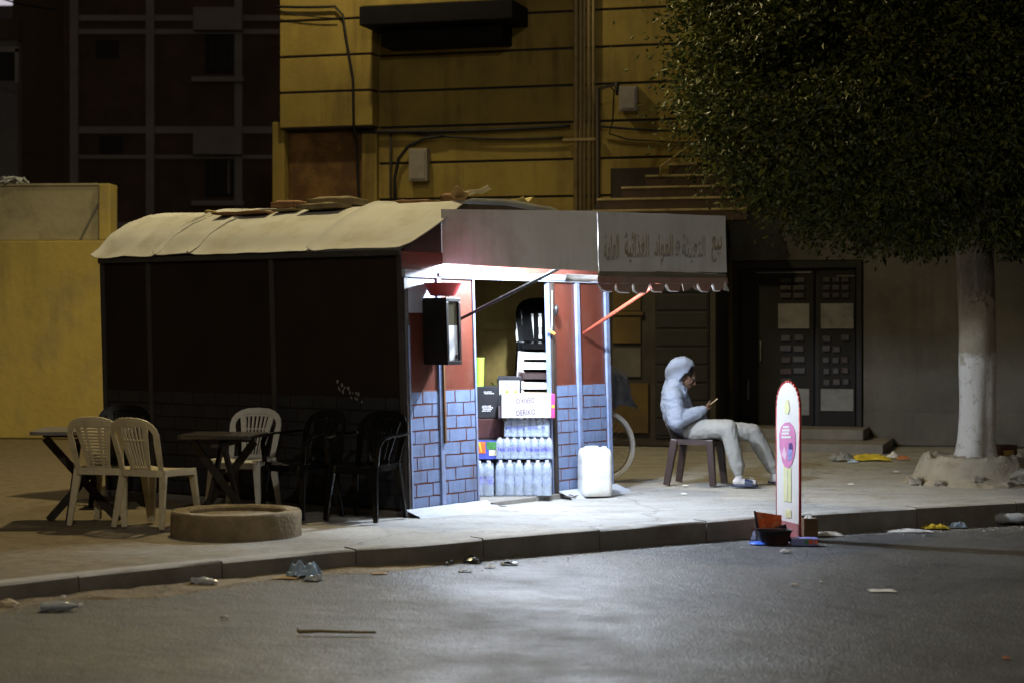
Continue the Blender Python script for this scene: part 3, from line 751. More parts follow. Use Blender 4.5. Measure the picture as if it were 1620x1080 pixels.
# bulb holder of the kiosk lamp
lt = thing('kiosk_lamp', 'white lamp hung under the awning of the kiosk', 'lamp', LAMP)
MB().tube([(0, 0, .06), (0, 0, .235)], .012, 8).build('cord', M_darkb, lt)
MB().lathe([(.02, .075), (.03, .06), (.028, .052)], 14).build('socket', M_white, lt, smooth=True)

# ------------------------------------------------------------------ things on and around the kiosk
mb_ = thing('meter_box', 'black box with a framed glass front on the left front panel of the kiosk', 'box', KO, KROT)
def bx(name, mt, t0, b0, z0, t1, b1, z1, par, bev=.004):
    return MB().box(t0, b0, z0, t1, b1, z1).build(name, mt, par, bevel=bev, lean=True)
M_blk = mat('black_enamel', (.012, .010, .010), .4, .2, 8)
bx('case', M_blk, .222, -.235, 1.19, .408, -.020, 1.72, mb_)
for t0, z0, t1, z1 in ((.222, 1.19, .408, 1.222), (.222, 1.688, .408, 1.72), (.222, 1.223, .25, 1.687), (.38, 1.223, .408, 1.687)):
    bx('front_frame', M_blk, t0, -.262, z0, t1, -.2365, z1, mb_)
g_ = bx('front_plate', mat('pale_plate_behind_glass', (.55, .56, .58), .25, .2, 6), .253, -.246, 1.225, .377, -.238, 1.50, mb_, .001)
bx('front_glass', mat('tinted_glass', (.05, .045, .03), .08, .1, 4, spec=.8), .253, -.247, 1.502, .377, -.238, 1.684, mb_, .001)
bx('latch', M_blk, .345, -.256, 1.235, .37, -.2475, 1.27, mb_, .001)
MB().tube([(.30, -.20, 1.722), (.30, -.20, 1.745), (.315, -.20, 1.755), (.33, -.20, 1.745), (.33, -.20, 1.722)], .006, 6).build('hanger', M_plate, mb_, lean=True, smooth=True)
bs = MB().lathe([(.085, 0), (.10, .004), (.135, .07), (.15, .098), (.158, .10), (.150, .104), (.128, .072), (.092, .012)], 28).build('red_basin', mat('red_plastic', (.42, .045, .045), .4, .1, 5), None, loc=kw(.28, -.125, 1.735), smooth='angle', label='small red plastic basin sitting on top of the black box', cat='basin')

# weights on the roof
def rslab(t, b, sx, sy, sz, rz, name, lb, mt, seed, dz=0, ct='stone'):
    sz *= .48; sx *= .85; sy *= .8; m = MB(); m.box(-sx/2, -sy/2, 0, sx/2, sy/2, sz); bmesh.ops.subdivide_edges(m.bm, edges=m.bm.edges[:], cuts=4, use_grid_fill=True)
    for v in m.bm.verts:
        v.co += Vector((fbm(v.co.x*6, v.co.y*6, seed), fbm(v.co.y*6, v.co.z*9, seed+3), .5*fbm(v.co.x*5, v.co.y*5, seed+5)))*.020
        q = max(abs(v.co.x)/(sx/2), abs(v.co.y)/(sy/2))
        if q > .8: v.co.z = sz*.5+(v.co.z-sz*.5)*.6
    p = kw(t-.0155*2.5, b+.021*2.5, roofz(t, b)+.012+dz)
    m.build(name, mt, None, loc=p, rz=KROT+rz, smooth=True, label=lb, cat=ct, group='weights holding down the kiosk roof')
M_wood = mat('weathered_brown_slab', (.22, .12, .055), .85, .3, 6, .4, 25)
M_stn = mat('brown_stone', (.21, .165, .09), .9, .25, 7, .5, 25)
rslab(.62, 2.30, .20, .72, .075, .1, 'roof_slab', 'long reddish brown slab lying near the left end of the kiosk roof', M_wood, 1, ct='slab')
rslab(.95, 2.05, .25, .42, .16, -.1, 'roof_stone', 'squarish brown block behind the long slab on the kiosk roof', M_wood, 2, ct='block')
rslab(.72, 1.45, .22, .56, .115, .05, 'roof_stone', 'rounded olive brown stone at the middle of the kiosk roof', M_stn, 3)
rslab(1.02, 1.55, .3, .6, .19, .1, 'roof_stone', 'flat topped stone just behind the rounded stone on the roof', M_stn, 4)
rslab(.70, 1.86, .18, .30, .05, .3, 'roof_slab', 'thin brown slab between the two big stones on the roof', M_stn, 5, ct='slab')
rslab(.70, 2.80, .10, .12, .085, .3, 'roof_stone', 'small yellowish stone at the left end of the roof', mat('pale_yellow_stone', (.40, .31, .14), .9, .3, 9), 6)
rslab(1.25, .85, .25, .5, .08, .3, 'roof_slab', 'dark flat slab near the front of the roof', M_wood, 9, ct='slab')
M_card = mat('brown_cardboard', (.42, .29, .15), .85, .15, 6)
def cardbit(t, b, s, seed, lb, dz=.02, mt=None):
    m = MB(); m.grid(lambda u, v: ((u-.5)*s, (v-.5)*s*.7, .05*s*6*noise.noise((u*1.7+seed, v*1.4, 1))+.12*s*math.sin(u*3+seed)+.05), 6, 5); m.solid(.004)
    p = kw(t-.0155*2.5, b+.05, roofz(t, b)+dz)
    m.build('cardboard_piece', mt or M_card, None, loc=p, rz=KROT+seed, smooth='angle', label=lb, cat='cardboard')
cardbit(.86, .05, .20, 1, 'torn brown cardboard at the front peak of the roof')
cardbit(1.35, .25, .20, 2, 'pale flat cardboard lying on the roof behind the awning', .06, mat('pale_card', (.5, .45, .34), .8))
cardbit(1.72, .05, .18, 3.2, 'folded yellowish cardboard standing above the awning', .02, mat('yellow_card', (.55, .45, .2), .8))
rslab(1.42, .6, .16, .2, .2, .2, 'roof_stone', 'upright brown block on the roof behind the pale cardboard', M_wood, 12, ct='block')
# ------------------------------------------------------------------ moulded plastic chairs
def back_map(x, h, off=0):                      # 2-D back outline -> 3-D
    return Vector((x, .185+.16*h*.8+off-.05*(1-(x/.22)**2)*(.25+.75*h)*-1*.6, .425+.40*h))
def chair_meshes(style):
    low = style == 'low'
    if low: style = 'slots'
    solid_ = style == 'solid'
    out = {}
    m = MB()
    def sf_(u, v):
        x = (u-.5); y = (v-.5)
        wx = .44-.04*v; X = x*wx; Y = y*.41
        r = .06; cx = max(0, abs(X)-(wx/2-r)); cy = max(0, abs(Y)-(.205-r)); d = math.hypot(cx, cy)
        if d > r:
            X = math.copysign(wx/2-r+cx*r/d, X) if abs(X) > wx/2-r else X; Y = math.copysign(.205-r+cy*r/d, Y) if abs(Y) > .205-r else Y
        z = .435-.016*(1-(2*x)**2)*(1-(2*y)**2)-(.022*max(0, -2*y-.7)/.3)
        return (X, Y, z)
    m.grid(sf_, 14, 14)
    be = [e for e in m.bm.edges if len(e.link_faces) == 1]
    r = bmesh.ops.extrude_edge_only(m.bm, edges=be)
    for v in r['geom']:
        if isinstance(v, bmesh.types.BMVert): v.co.z -= .05; v.co.x *= 1.02; v.co.y *= 1.02
    m.solid(.008); out['seat'] = m
    m = MB(); N_ = 26
    inn = []; outp = []
    for i in range(N_+1):
        a = i/N_
        if a < .3: x = -.20-.025*(a/.3); h = .62*(a/.3); q = (1, 0)
        elif a > .7: x = .225-.025*((a-.7)/.3); h = .62*(1-(a-.7)/.3)
        else:
            th = math.pi*(1-(a-.3)/.4); x = .225*math.copysign(abs(math.cos(th))**.75, math.cos(th)); h = .62+.38*math.sin(th)**.8
        c = Vector((x, h)); 
        outp.append((x, h)); wdt = .042+.012*math.sin(math.pi*a)
        tocen = (Vector((0, .55))-c); tocen.normalize()
        if a < .3 or a > .7: tocen = Vector((-math.copysign(1, x), 0))
        inn.append((x+tocen.x*wdt, h+tocen.y*wdt*2.2))
    m.strip([back_map(x, h) for x, h in outp], [back_map(x, h) for x, h in inn])
    o = .0025
    def sl(x0, x1, w0, w1, h0=.03, h1=.86, off=o):
        n = 8; A = []; B = []
        for i in range(n+1):
            f = i/n; x = x0+(x1-x0)*f**1.3; ww = w0+(w1-w0)*f; h = h0+(h1-h0)*f
            A.append(back_map(x-ww/2, h, off)); B.append(back_map(x+ww/2, h, off))
        m.strip(A, B)
    for sg in (-1, 1):
        sl(sg*.075, sg*.125, .03, .05, -.01, .84)
    if solid_: pass
    elif style == 'slots':
        for k in range(5): sl((k-2)*.0235, (k-2)*.038, .0105, .017, .05, .86, o*1.6)
    else:
        sl(-.04, -.062, .02, .03, .05, .86, o*1.6); sl(.04, .062, .02, .03, .05, .86, o*1.6)
        for k in range(13):
            h = .10+.058*k; wd_ = .075+.05*h
            m.strip([back_map(-wd_, h, o*2.5), back_map(0, h, o*2.5), back_map(wd_, h, o*2.5)], [back_map(-wd_, h+.036, o*2.5), back_map(0, h+.036, o*2.5), back_map(wd_, h+.036, o*2.5)])
    if solid_:
        for x0, x1 in ((-.165, -.085), (-.06, -.016), (.016, .06), (.085, .165)):
            m.strip([back_map(x0+(x1-x0)*i/3, .02, o*4) for i in range(4)], [back_map(x0+(x1-x0)*i/3, .66, o*4) for i in range(4)])
        m.strip([back_map(-.17+.34*i/6, .64, o*5) for i in range(7)], [back_map(-.17+.34*i/6, .92-.9*(-.17+.34*i/6)**2*4, o*5) for i in range(7)])
    A = []; B = []
    for i in range(9):
        x = -.15+.3*i/8; A.append(back_map(x, .95-1.8*x*x, o*3.2)); B.append(back_map(x, .83-1.3*x*x, o*3.2))
    m.strip(A, B)
    m.strip([back_map(x, -.03, o*3) for x in (-.10, -.03, .03, .10)], [back_map(x, .06, o*3) for x in (-.10, -.03, .03, .10)])
    if style == 'slots':
        m.strip([back_map(x, .56, o*3) for x in (-.11, -.03, .03, .11)], [back_map(x, .585, o*3) for x in (-.11, -.03, .03, .11)])
    m.solid(.010); out['backrest'] = m
    if low:
        for v in m.bm.verts: v.co.z = .425+(v.co.z-.425)*.52; v.co.y = .17+(v.co.y-.17)*.7
    res = {k: v for k, v in out.items()}
    return res
def leg_mb(sx, front, w_=.062, h_=.03):
    m = MB(); top = (sx*.185, -.175 if front else .165, .43); bot = (sx*.225, -.215 if front else .235, 0)
    m.bar(top, bot, w_, h_, w_*.6, h_*.87, up=(0, 1, 0)); return m
CH = {}
def make_chair(style, mt, key, arms=False):
    if (style, mt.name, arms) in CH: return CH[(style, mt.name, arms)]
    ms = chair_meshes(style)
    d = [('seat', ms['seat'].mesh('seat', mt, 0, 'angle')), ('backrest', ms['backrest'].mesh('backrest', mt, 0, 'angle'))]
    for sx in (-1, 1):
        for fr in (True, False): d.append(('leg', leg_mb(sx, fr, .075 if style == 'low' else .062, .068 if style == 'low' else .03).mesh('leg', mt, .006)))
    if arms:
        for sx in (-1, 1):
            m = MB(); P = [(sx*.235, .24, .66), (sx*.25, .12, .655), (sx*.255, -.05, .65), (sx*.25, -.15, .635), (sx*.235, -.195, .58), (sx*.215, -.19, .43)]
            for a, b in zip(P, P[1:]): m.bar(a, b, .04, .018)
            d.append(('armrest', m.mesh('armrest', mt, .004)))
    CH[(style, mt.name, arms)] = d; return d
def chair(x, y, face, mt, label, style='slots', arms=False, group=None, z=0, name='plastic_chair', tilt=0):
    t = thing(name, label, 'chair', (x, y, z), math.atan2(face[1], face[0])+math.pi/2, group)
    for n, me in make_chair(style, mt, '', arms): inst(n, me, t)
    if tilt: t.rotation_euler.x = tilt
    return t
M_creamp = mat('cream_plastic', (.70, .62, .42), .42, .07, 3, sub=.0, dirt=((.42, .36, .25), .4, 9))
M_whitep = mat('white_plastic', (.72, .71, .67), .38, .06, 3, dirt=((.5, .47, .42), .35, 9))
M_blackp = mat('black_plastic', (.004, .004, .004), .14, .1, 3, spec=.4)
M_brownp = mat('brown_plastic', (.036, .021, .019), .38, .12, 4)
M_beigep = mat('beige_plastic', (.62, .50, .38), .4, .07, 3)
G = 'plastic chairs outside the dark kiosk side'
chair(-3.05, 14.42, (.25, .97), M_creamp, 'leftmost cream plastic chair with a closed barred back beside the wooden table', 'bars', group=G)
chair(-2.66, 14.24, (.47, .88), M_creamp, 'cream plastic chair with slotted back and dirty feet, right of its twin', group=G)
chair(-2.17, 15.30, (-.25, -.97), M_whitep, 'white plastic chair facing out behind the dark metal table', group=G)
chair(-3.28, 15.9, (.1, -.99), M_blackp, 'black chair whose rounded back shows behind the two cream chairs', group=G)
chair(-1.66, 14.95, (-.62, -.78), M_blackp, 'glossy black armchair against the dark wall, left of its pair', arms=True, group=G)
chair(-1.14, 14.72, (-.45, -.89), M_blackp, 'glossy black armchair closest to the kiosk corner', arms=True, group=G)

# ------------------------------------------------------------------ tables
def xtable(name, label, loc, rz, H, W, mtop, mleg, a1=.03):
    t = thing(name, label, 'table', loc, rz)
    m = MB(); r = .07; pts_ = []
    for cx, cy, a0 in ((1, 1, 0), (-1, 1, 90), (-1, -1, 180), (1, -1, 270)):
        for k in range(5):
            a = R(a0+k*22.5); pts_.append((cx*(W/2-r)+r*math.cos(a), cy*(W/2-r)+r*math.sin(a), H-.028))
    m.prism(pts_, (0, 0, .028)); m.build('table_top', mtop, t, bevel=.006)
    MB().box(-W/2+.05, -.03, H-.062, W/2-.05, .03, H-.029).build('top_rail', mleg, t, bevel=.004)
    MB().box(-.03, -W/2+.05, H-.098, .03, W/2-.05, H-.064).build('top_rail', mleg, t, bevel=.004)
    h1 = H-.1; k = W*.40
    for (p, q) in (((-k, -.035, h1+.036), (k*.95, -.035, 0)), ((k, .035, h1+.036), (-k*.95, .035, 0))):
        MB().bar(p, q, .03, .06).build('leg', mleg, t, bevel=.004)
    for (p, q) in (((.08, -k, h1), (.08, k*.95, 0)), ((-.08, k, h1), (-.08, -k*.95, 0))):
        MB().bar(p, q, .03, .06).build('leg', mleg, t, bevel=.004)
    return t
M_tleg = mat('dark_stained_wood', (.030, .022, .018), .6, .3, 12)
M_ttop = mat('grey_laminate', (.20, .19, .18), .35, .15, 5)
xtable('cross_leg_table', 'dark table on crossed plank legs left of the cream chairs', (-3.30, 14.62, 0), R(4), .705, .72, M_ttop, M_tleg)
xtable('cross_leg_table', 'dark table with a shiny top edge before the white chair', (-2.24, 14.72, 0), R(-8), .665, .59, mat('dark_laminate', (.05, .045, .04), .25, .2, 5, spec=.6), M_tleg)

# concrete ring
m = MB(); m.lathe([(.34, -.03), (.475, -.03), (.47, .14), (.466, .165), (.455, .18), (.36, .178), (.345, .165)], 56)
m.bm.verts.ensure_lookup_table()
m.bm.faces.ensure_lookup_table()
for f in [f for f in m.bm.faces if len(f.verts) > 10]: m.bm.faces.remove(f)
n_ = 56; vs = m.bm.verts[:]; 
for j in range(n_):
    m.bm.faces.new((vs[6*n_+j], vs[6*n_+(j+1) % n_], vs[(j+1) % n_], vs[j]))
bmesh.ops.subdivide_edges(m.bm, edges=m.bm.edges[:], cuts=1, use_grid_fill=True)
for v in m.bm.verts:
    d = Vector((v.co.x, v.co.y, 0)).normalized(); v.co += d*.006*fbm(v.co.x*9, v.co.y*9, v.co.z*9)+Vector((0, 0, .003*fbm(v.co.x*12, v.co.y*12, 3)))
ring = m.build('concrete_ring', mat('rough_ring_concrete', (.26, .20, .115), .92, .25, 5, .8, 35, dirt=((.14, .11, .06), .6, 4)), None, loc=(-2.0, 13.76, -.012), smooth='angle', label='low round concrete ring half filled with soil before the table', cat='planter')
m = MB(); m.lathe([(.001, .148), (.2, .15), (.344, .14)], 40, cap=False); m.build('soil', M_earth, ring, smooth=True)

# ------------------------------------------------------------------ stock inside the doorway
ctr = thing('counter', 'low wooden counter behind the stock in the doorway', 'counter', kw(1.55, 1.05, .03), KROT)
M_plank = mat('worn_counter_wood', (.17, .11, .07), .7, .25, 7)
MB().box(-.62, -.25, .63, 1.0, .3, .66).build('top', M_plank, ctr, bevel=.004)
for x in (-.58, .94):
    for y in (-.21, .24): MB().box(x-.02, y-.02, 0, x+.02, y+.02, .628).build('leg', M_plank, ctr)
crt = MB().box(-.26, -.24, 0, .26, .24, .366).build('wooden_box', M_plank, None, loc=kw(2.24, .42, .03), rz=0, bevel=.006, label='wooden box carrying the stack of chairs in the doorway', cat='box')
# stack of chairs facing the viewer
SX, SY = kw(2.24, .42).x+.10, kw(2.24, .42).y+.02
stk = [(M_whitep, 'lowest white chair of the stack in the kiosk doorway'), (M_beigep, 'beige chair second from the bottom of the stack in the doorway'), (M_whitep, 'middle white chair of the stack in the kiosk doorway'),
       (M_brownp, 'dark brown chair fourth up the stack in the doorway'), (M_whitep, 'white chair resting on the dark brown chair of the stack'), (M_whitep, 'uppermost white chair of the stack just under the black chair'), (M_blackp, 'black chair topping the stack in the kiosk doorway')]
for k, (mt, lb) in enumerate(stk):
    chair(SX+.004*(k % 2), SY+.012*k, (.02, -1), mt, lb, 'solid' if k == 6 else 'slots', group='chairs stacked in the kiosk doorway', z=.399+.088*k)

# water bottle packs
M_pet = mat('clear_pet_water', (.60, .70, .97), .10, .10, 9, spec=.8, trans=.35)
M_cap = mat('white_cap', (.80, .84, .92), .4, .1)
M_capb = mat('blue_cap', (.10, .16, .62), .4, .1)
M_lab = mat('pale_blue_label', (.42, .50, .82), .5, .3, 22)
M_labv = mat('violet_label', (.16, .14, .62), .5, .35, 25)
M_film = mat('shrink_film', (.60, .70, 1.0), .10, .35, 16, .8, 16, spec=1.0, alpha=.36)
def bottle_meshes(r, h):
    prof = [(r*.75, 0), (r*.96, .006), (r, .015)]
    k = 5
    for i in range(k):
        z = .03+(h*.30-.03)*i/k
        prof += [(r, z), (r*.93, z+(h*.30-.03)/k*.5)]
    prof += [(r, h*.31), (r*.955, h*.34), (r*.955, h*.58), (r, h*.61), (r*.97, h*.74), (r*.84, h*.84), (r*.52, h*.91), (r*.36, h*.925), (r*.36, h*.945)]
    b = MB().lathe(prof, 14).mesh('bottle', M_pet, 0, True)
    c = MB().lathe([(r*.40, h*.945), (r*.40, h*.99), (r*.36, h)], 10).mesh('cap', M_cap)
    l = MB().lathe([(r*.965, h*.35), (r*.965, h*.57)], 14, cap=False).mesh('label', M_lab, 0, True)
    return b, c, l
BM = {}
def pack(loc, rz, nx, ny, r, h, label, labmat=M_lab, capmat=None, marks=False):
    t = thing('water_bottle_pack', label, 'bottle pack', loc, rz, 'shrink wrapped water packs in the doorway')
    key = (r, h)
    if key not in BM: BM[key] = bottle_meshes(r, h)
    bmsh, cm, lm = BM[key]
    for i in range(nx):
        for j in range(ny):
            b = inst('bottle', bmsh, t, ((i-(nx-1)/2)*2.03*r, (j-(ny-1)/2)*2.03*r, 0), random.uniform(0, 6))
            if j == 0 or h > .2:
                inst('cap', cm, b)
                l = inst('label', lm, b)
                if labmat is not M_lab:
                    l.material_slots[0].link = 'OBJECT'; l.material_slots[0].material = labmat
    wx, wy = nx*2.03*r/2+.002, ny*2.03*r/2+.002
    fl = MB(); n = 10
    def side(u, v):
        a = u*4; k = int(min(3, a)); f = a-k; P = [(-wx, -wy), (wx, -wy), (wx, wy), (-wx, wy), (-wx, -wy)]
        x = P[k][0]+(P[k+1][0]-P[k][0])*f; y = P[k][1]+(P[k+1][1]-P[k][1])*f
        w_ = .004*fbm(x*25, v*6+y*9, 2)
        s = 1+w_/max(wx, wy)-(.12*max(0, v-.86)/.14)
        return (x*s, y*s, .004+h*.94*v)
    fl.grid(side, 48, 8); fl.build('shrink_film', M_film, t, smooth=True)
    if marks:
        mk = MB(); rr = random.Random(marks); x = -wx+.02
        while x < wx-.02:
            d = rr.uniform(.006, .016); z0 = h*.42+rr.uniform(-.002, .002)
            if rr.random() < .85:
                mk.bar((x, -wy-.004, z0), (x+d*.5*rr.choice((0, 1)), -wy-.004, z0+.02), .004, .0015)
                if rr.random() < .7: mk.bar((x, -wy-.0045, z0+rr.choice((0, .01, .02))), (x+d*.8, -wy-.0045, z0+rr.choice((.0, .01, .02))), .004, .0015)
            x += d+.004
        mk.build('print', mat('blue_print', (.06, .07, .55), .6, .2), t)
    return t
YB = 16.44
pack((-.02, YB, .032), 0, 3, 2, .0395, .305, 'left of the two large bottle packs on the doorway floor', M_lab)
pack((.222, YB+.01, .032), 0, 3, 2, .0395, .305, 'right of the two large bottle packs on the doorway floor', M_lab)
pack((-.245, YB-.03, .032), .05, 2, 2, .042, .30, 'bottle pack with violet labels by the left door jamb', M_labv)
pack((-.012, YB+.06, .345), 0, 4, 2, .0305, .185, 'small bottle pack in the middle tier at the left', M_labv, marks=5)
pack((.228, YB+.06, .345), .01, 4, 2, .0305, .185, 'small bottle pack in the middle tier at the right', M_labv, marks=9)
pack((.13, YB+.09, .535), 0, 7, 2, .0275, .165, 'small bottle pack on the top tier under the white carton', M_lab, marks=12)
M_cart = mat('white_carton', (.50, .47, .48), .6, .05, 5)
ct = thing('white_carton', 'white snack carton with magenta end lying on the topmost bottle pack', 'carton', (.128, YB+.11, .703), R(3))
MB().box(-.225, -.12, 0, .205, .12, .205).build('carton', M_cart, ct, bevel=.004)
MB().box(.2055, -.121, 0, .238, .121, .205).build('end_panel', mat('magenta_card', (.50, .05, .20), .5, .2, 9), ct, bevel=.003)
MB().lathe([(.001, 0), (.014, 0), (.014, .002), (.001, .0025)], 16, M=Matrix.Rotation(R(90), 3, 'X')).build('yellow_spot', mat('yellow_print', (.75, .5, .05), .5), ct, loc=(.222, -.1225, .10))
M_ink = mat('dark_print', (.06, .03, .07), .6)
M_inkg = mat('grey_print', (.45, .42, .44), .6)
textmesh('lettering', 'DÉRIKO', M_ink, .05, ct, (-.015, -.1215, .055), (R(90), R(-4), 0), .0006, 0, (.165, .058), .0)
textmesh('lettering', 'DÉRIKO', M_ink, .05, ct, (-.02, -.1215, .145), (R(90), R(180-4), 0), .0006, 0, (.155, .052), .0)
for z, wd_ in ((.025, .06), (.175, .07), (.165, .05)):
    MB().box(-.01-wd_/2, -.1212, z, -.01+wd_/2, -.1202, z+.005).build('fine_print', M_inkg, ct)
# cartons on the counter
M_bcart = mat('black_carton', (.018, .018, .022), .45, .2, 6)
bc = thing('black_carton', 'black carton with white small print standing against the left jamb', 'carton', (-.215, YB+.33, .692), R(2))
MB().box(-.13, -.1, 0, .085, .1, .275).build('carton', M_bcart, bc, bevel=.003)
M_wprint = mat('white_print', (.8, .8, .8), .6)
def scrib(par, x0, z0, rows, n, y, mt, seed, wd_=.008, rh=.014):
    rr = random.Random(seed); m = MB()
    for r_ in range(rows):
        x = x0+rr.uniform(0, .012)
        for k in range(n):
            w_ = rr.uniform(.4, 1.4)*wd_
            m.box(x, y-.0008, z0-r_*rh, x+w_, y, z0-r_*rh+rh*.6*rr.uniform(.7, 1.1)); x += w_+.0025
    return m.build('small_print', mt, par)
scrib(bc, -.04, .225, 2, 8, -.101, M_wprint, 3); scrib(bc, -.055, .10, 4, 9, -.101, M_wprint, 4)
wb = thing('label_carton', 'dark carton with a white label, green and orange dots behind the stock', 'carton', (-.02, YB+.36, .692), R(-1))
MB().box(-.105, -.1, 0, .105, .1, .36).build('carton', M_bcart, wb, bevel=.003)
MB().box(-.09, -.1025, .195, .088, -.1005, .325).build('white_label', M_cart, wb)
scrib(wb, -.05, .285, 2, 4, -.103, mat('blue_ink', (.15, .15, .6), .6), 5, .01, .016)
for x, c_ in ((-.022, (.25, .40, .03)), (.055, (.75, .30, .06))):
    MB().lathe([(.001, 0), (.016, 0), (.016, .0015), (.001, .002)], 14, M=Matrix.Rotation(R(90), 3, 'X')).build('printed_dot', mat('dot%d' % int(c_[0]*100), c_, .5), wb, loc=(x, -.1026, .222))
scrib(wb, -.08, .203, 1, 9, -.103, M_ink, 6, .007, .01)
pk = MB().box(-.10, -.08, 0, .1, .08, .10).build('pink_carton', mat('pinkish_carton', (.80, .66, .70), .6), None, loc=(.0, YB+.16, .705+.0), bevel=.003, label='small pinkish carton between the white carton and the label carton', cat='carton')
pk.location = (-.02, YB+.31, .692); bpy.data.objects['label_carton'].location.y += .09
pk.location.y = YB+.245
cup = MB().lathe([(.030, 0), (.034, .0), (.040, .24), (.043, .245), (.042, .25), (.036, .248)], 20).build('lime_cups', mat('lime_plastic', (.42, .78, .08), .4, .05), None, loc=(-.285, YB+.31, .968), smooth='angle', label='lime green stack of plastic cups on the black carton', cat='cups')
# leafy plant pot behind
pl = thing('pot_plant', 'small leafy plant in a dark pot behind the cartons', 'plant', (-.10, YB+.62, .692))
MB().lathe([(.05, 0), (.06, 0), (.075, .15), (.07, .15), (.001, .13)], 16).build('pot', M_blk, pl, smooth='angle')
m = MB(); rr = random.Random(4)
for k in range(46):
    a = rr.uniform(0, 6.28); e = rr.uniform(.3, 1.3); L_ = rr.uniform(.10, .26)
    d = Vector((math.cos(a)*math.cos(e), math.sin(a)*math.cos(e), math.sin(e))); p = Vector((0, 0, .13)); s_ = d.cross(Vector((0, 0, 1))).normalized()*.011
    q = p+d*L_*.6; e2 = p+d*L_+Vector((0, 0, -.03))
    for (u, v_) in ((p, q), (q, e2)): m.strip([u-s_, v_-s_*.7], [u+s_, v_+s_*.7])
m.build('leaves', mat('pot_leaves', (.10, .16, .035), .5, .3, 9, island=.4), pl)
# colourful pack low by the left jamb
cp = thing('snack_box', 'orange, green and blue snack box above the violet bottles', 'box', (-.225, YB+.10, .345), R(4))
MB().box(-.09, -.08, 0, .09, .08, .155).build('carton', mat('blue_card', (.07, .09, .42), .5, .2, 9), cp, bevel=.003)
MB().box(-.088, -.0825, .05, -.01, -.0805, .15).build('orange_print', mat('orange_print', (.62, .16, .04), .5, .3, 12), cp)
MB().prism([(-.075, -.0845, .145), (-.055, -.0845, .145), (-.04, -.0845, .06), (-.05, -.0845, .06)], (0, .0015, 0)).build('yellow_print', mat('yellow_print', (.75, .5, .05), .5), cp)
MB().box(.0, -.0825, .085, .086, -.0805, .15).build('green_print', mat('green_print', (.06, .22, .06), .5, .5, 20), cp)
MB().box(.02, -.0825, .03, .086, -.0805, .08).build('cream_print', mat('cream_print', (.65, .62, .45), .5), cp)
db = MB().box(-.16, -.1, 0, .12, .1, .17).build('dark_carton', mat('dark_maroon_carton', (.06, .022, .02), .5, .3, 9), None, loc=(-.2, YB+.30, .515), bevel=.004, label='dark maroon carton below the black carton', cat='carton')
dc = MB().box(-.2, -.12, 0, .17, .12, .48).build('dark_crate', M_blk, None, loc=(-.2, YB+.29, .032), bevel=.006, label='black crate low behind the snack box', cat='crate')
# orange-handled whisk hanging on a white cord
hk = thing('hanging_whisk', 'orange handled utensil hanging on a white cord by the right jamb', 'utensil', kw(1.96, -.035, 0)+Vector((0, 0, 1.3)), 0)
MB().tube([(-.015, 0, .5), (-.014, 0, .33), (-.02, 0, .16)], .004, 6).build('cord', M_whitep, hk)
MB().bar((-.055, 0, .165), (.012, .0, .125), .022, .022).build('handle', mat('orange_plastic', (.80, .22, .03), .4), hk, bevel=.006)
MB().lathe([(.006, 0), (.02, .03), (.024, .07), (.012, .10)], 10).build('dark_head', M_blk, hk, loc=(.02, 0, .28), smooth=True)
# ------------------------------------------------------------------ jerrycan
M_jer = mat('milky_plastic', (.78, .78, .74), .42, .04, 3, sub=.15, dirt=((.55, .50, .40), .25, 5))
jc = thing('jerrycan', 'white plastic jerrycan standing on the pavement by the blue brick wall', 'jerrycan', gnd(941, 783), R(12))
m = MB(); secs = []
def rr_(w_, d_, r, n=6):
    P = []
    for cx, cy, a0 in ((1, 1, 0), (-1, 1, 90), (-1, -1, 180), (1, -1, 270)):
        for k in range(n):
            a = R(a0+90*k/(n-1)); P.append((cx*(w_/2-r)+r*math.cos(a), cy*(d_/2-r)+r*math.sin(a)))
    return P
prof = [(0, .90, .04), (.012, .97, .05), (.04, 1.0, .05), (.13, 1.0, .05), (.145, .985, .05), (.16, 1.0, .05), (.27, 1.0, .05), (.285, .985, .05), (.30, 1.0, .05), (.36, 1.0, .06), (.395, .95, .06), (.415, .84, .06), (.42, .70, .05)]
rings = []
for z, k, r in prof:
    rings.append([m.bm.verts.new((x, y, z)) for x, y in rr_(.275*k, .235*k, r*k)])
for a, b in zip(rings, rings[1:]):
    n = len(a)
    for j in range(n): m.bm.faces.new((a[j], a[(j+1) % n], b[(j+1) % n], b[j]))
m.bm.faces.new(rings[0][::-1]); m.bm.faces.new(rings[-1])
m.build('body', M_jer, jc, smooth='angle')
MB().tube([(-.10, 0, .405), (-.085, 0, .424), (-.03, 0, .427), (.02, 0, .425), (.035, 0, .412)], .014, 8).build('handle', M_jer, jc, smooth=True)
MB().lathe([(.026, .405), (.026, .428), (.022, .432)], 14, c=(.085, 0, 0)).build('cap', M_jer, jc, smooth='angle')
p = gnd(905, 787)
m = MB(); m.tube([(-.07, 0, .008), (-.03, .02, .012), (.02, -.01, .008), (.05, .02, .02), (.02, .04, .012), (-.02, .01, .03), (-.04, -.03, .01), (.04, -.03, .008)], .005, 6)
m.build('wire_scrap', mat('dull_wire', (.12, .11, .10), .4, metal=.6), None, loc=p, label='twisted scrap of wire on the ground before the jerrycan', cat='wire')
m = MB(); m.tube([(0, 0, .0), (-.03, .03, .03), (-.07, .05, .06)], .006, 6); m.ico((0, 0, .01), .014, 1)
m.build('bent_nail', M_blk, None, loc=gnd(898, 781), label='dark bent rod leaning by the left foot of the jerrycan', cat='rod')
m = MB(); m.lathe([(.012, 0), (.015, .01), (.013, .03), (.005, .035)], 10); m.tube([(.01, 0, .03), (.05, 0, .004), (.12, .01, .003)], .003, 5)
